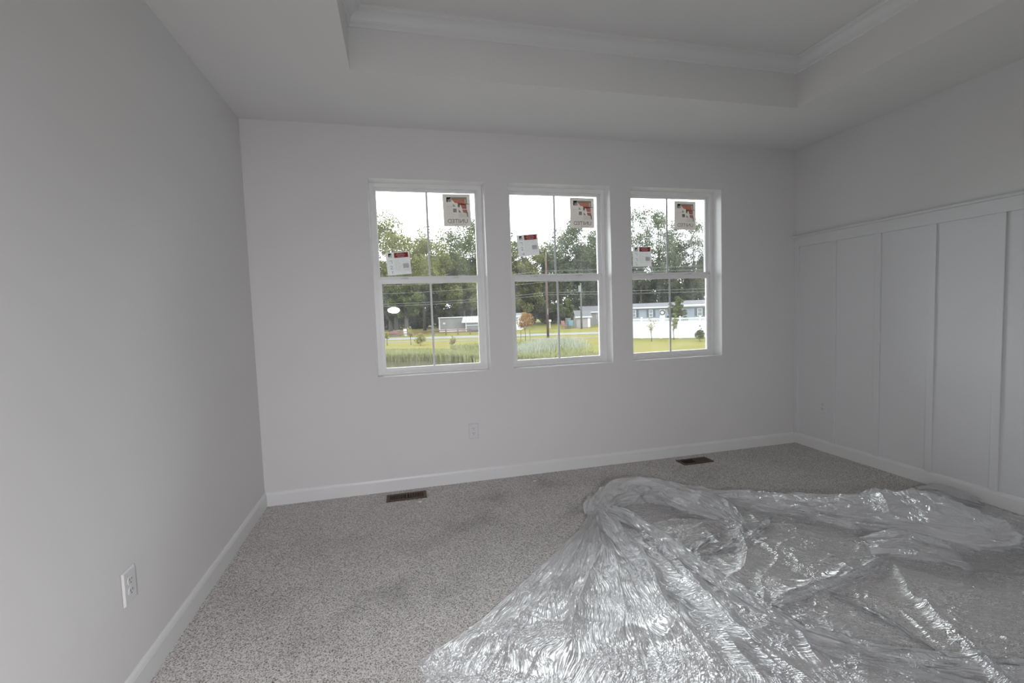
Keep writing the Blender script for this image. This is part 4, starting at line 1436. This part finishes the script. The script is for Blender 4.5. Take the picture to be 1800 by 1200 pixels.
# white trailer home end beside the maple
wx = at(897, 62)
wm = house('trailer_home', 'white trailer home end showing left of the orange maple', wx, 62, math.radians(-20), at(914, 62) - wx + .3, 7.0, hz(910, 555, 62), 'white_paint', 'metal_grey', .25, over=.1, cat='mobile home')
house_window(wm, (at(914, 62) - wx) * .55, (at(914, 62) - wx) * .9, 1.2, 1.9)

# pinkish shed
YS = 60.0
sx0, sx1 = at(1014, YS), at(1037, YS)
sh = house('garden_shed', 'small pinkish shed with a grey shingle roof right of the grey pole', sx0, YS, math.radians(-14), sx1 - sx0, 3.0, hz(1020, 556.5, YS), 'siding_pink', 'roof_dark', .75, over=.2, cat='shed')
MB().box((sx1 - sx0) * .80, (sx1 - sx0) * .98, -.05, 0, .05, 1.4, .01).build('door', M['white_paint'], sh)
gx0 = at(1026, 68)
gh = house('house', 'grey house wall half hidden behind the pinkish shed', gx0, 68, math.radians(-14), 9.0, 6.0, hz(1040, 548, 68), 'siding_grey', 'roof_grey', .8, over=.25)
house_window(gh, 2.2, 3.0, 1.0, 2.0)


# ------------------------------------------------------------------ rail fence and clutter
rf = empty('rail_fence', (at(700, 58), 57.6, GZ), math.atan2(54.0 - 57.6, at(870, 54) - at(700, 58)))
tag(rf, 'low red-brown post and rail fence in front of the mobile home', 'fence')
ln = math.hypot(at(870, 54) - at(700, 58), 3.6)
np_ = 9
for k in range(np_):
    x = k * ln / (np_ - 1)
    MB().box(x - .07, x + .07, -.07, .07, 0, .72, .01).build('post', M['rail_red'], rf)
    if k < np_ - 1:
        for z in (.28, .56):
            MB().box(x + .06, x + ln / (np_ - 1) - .06, -.03, .03, z, z + .10, .008).build('rail', M['rail_red'], rf)


def lawn_chair(x, y, rz, m, label):
    e = empty('lawn_chair', (x, y, GZ), rz)
    tag(e, label, 'chair', 'lawn chairs')
    MB().box(-.35, .35, -.35, .3, .4, .46, .02).build('seat', M[m], e)
    MB().prism([(.25, .42), (.33, .42), (.5, 1.15), (.42, 1.17)], lambda u, v, d: (d, u, v), -.35, .35).build('backrest', M[m], e)
    for sx in (-.33, .33):
        for sy in (-.3, .25):
            MB().box(sx - .035, sx + .035, sy - .035, sy + .035, 0, .42).build('leg', M[m], e)
        MB().box(sx - .05, sx + .05, -.38, .36, .60, .65, .01).build('armrest', M[m], e)


lawn_chair(at(994, 58), 58, .5, 'red', 'faded red lawn chair on the grass left of the shed')
lawn_chair(at(1004.5, 59), 59, -.3, 'teal', 'teal lawn chair on the grass beside the shed')
bx = empty('storage_bin', (at(999.5, 60), 60, GZ), .2)
tag(bx, 'grey upright bin between the red and the teal chair', 'bin')
MB().box(-.3, .3, -.3, .3, 0, 1.35, .04).build('body', M['metal_grey'], bx)
MB().box(-.33, .33, -.33, .33, 1.35, 1.45, .03).build('lid', M['metal_grey'], bx)
mbx = empty('mailbox', (at(967.5, 62), 62.0, GZ), 0)
tag(mbx, 'white mailbox on a post beside the brown utility pole', 'mailbox')
MB().box(-.06, .06, -.06, .06, 0, 1.0, .008).build('post', M['white_paint'], mbx)
MB().prism([(-.14, 1.0), (.14, 1.0), (.14, 1.2), (.09, 1.3), (-.09, 1.3), (-.14, 1.2)], lambda u, v, d: (u, d, v), -.28, .28).build('box', M['white_paint'], mbx)
# white car and white trailer far left under the trees
cr = empty('parked_car', (at(741, 96), 96, GZ), math.radians(-10))
tag(cr, 'white parked car under the trees left of the mobile home', 'car')
MB().prism([(-2.2, .35), (2.2, .35), (2.2, .85), (1.3, .95), (.7, 1.45), (-1.2, 1.45), (-1.9, .95), (-2.2, .9)], lambda u, v, d: (u, d, v), -.85, .85).build('body', M['white_paint'], cr)
MB().prism([(1.15, .98), (.65, 1.38), (-1.1, 1.38), (-1.65, .98)], lambda u, v, d: (u, d, v), -.87, -.85).build('side_glass', M['pane_dark'], cr)
for x in (-1.35, 1.35):
    MB().tube([(x, -.88, .33), (x, -.66, .33)], .33, 14).build('wheel', M['rubber'], cr)
for k, (px, w_, h_, m_, lab) in enumerate(((693, .9, .55, 'red', 'red tarp-covered stack at the far left under the trees'), (701, .5, .75, 'rail_red', 'rusty drum beside the red stack under the trees'),
                                           (713, .35, .9, 'white_paint', 'white post-like barrel right of the rusty drum'))):
    e = empty('stacked_clutter' if k == 0 else 'barrel', (at(px, 59), 59, GZ))
    tag(e, lab, 'clutter' if k == 0 else 'barrel')
    if k == 0:
        MB().box(-w_, w_, -.4, .4, 0, h_ * .6, .05).build('base', M['wood_grey'], e)
        MB().prism([(-w_, h_ * .6), (w_, h_ * .6), (w_ * .7, h_ + .2), (-w_ * .5, h_ + .1)], lambda u, v, d: (u, d, v), -.45, .45).build('tarp', M[m_], e)
    else:
        MB().tube([(0, 0, 0), (0, 0, .03), (0, 0, h_ * .5), (0, 0, h_)], [w_ * .6, w_ * .64, w_ * .68, w_ * .6], 14).build('body', M[m_], e, smooth=True)
        MB().tube([(0, 0, h_), (0, 0, h_ + .04)], w_ * .64, 14).build('rim', M['metal_grey'], e)
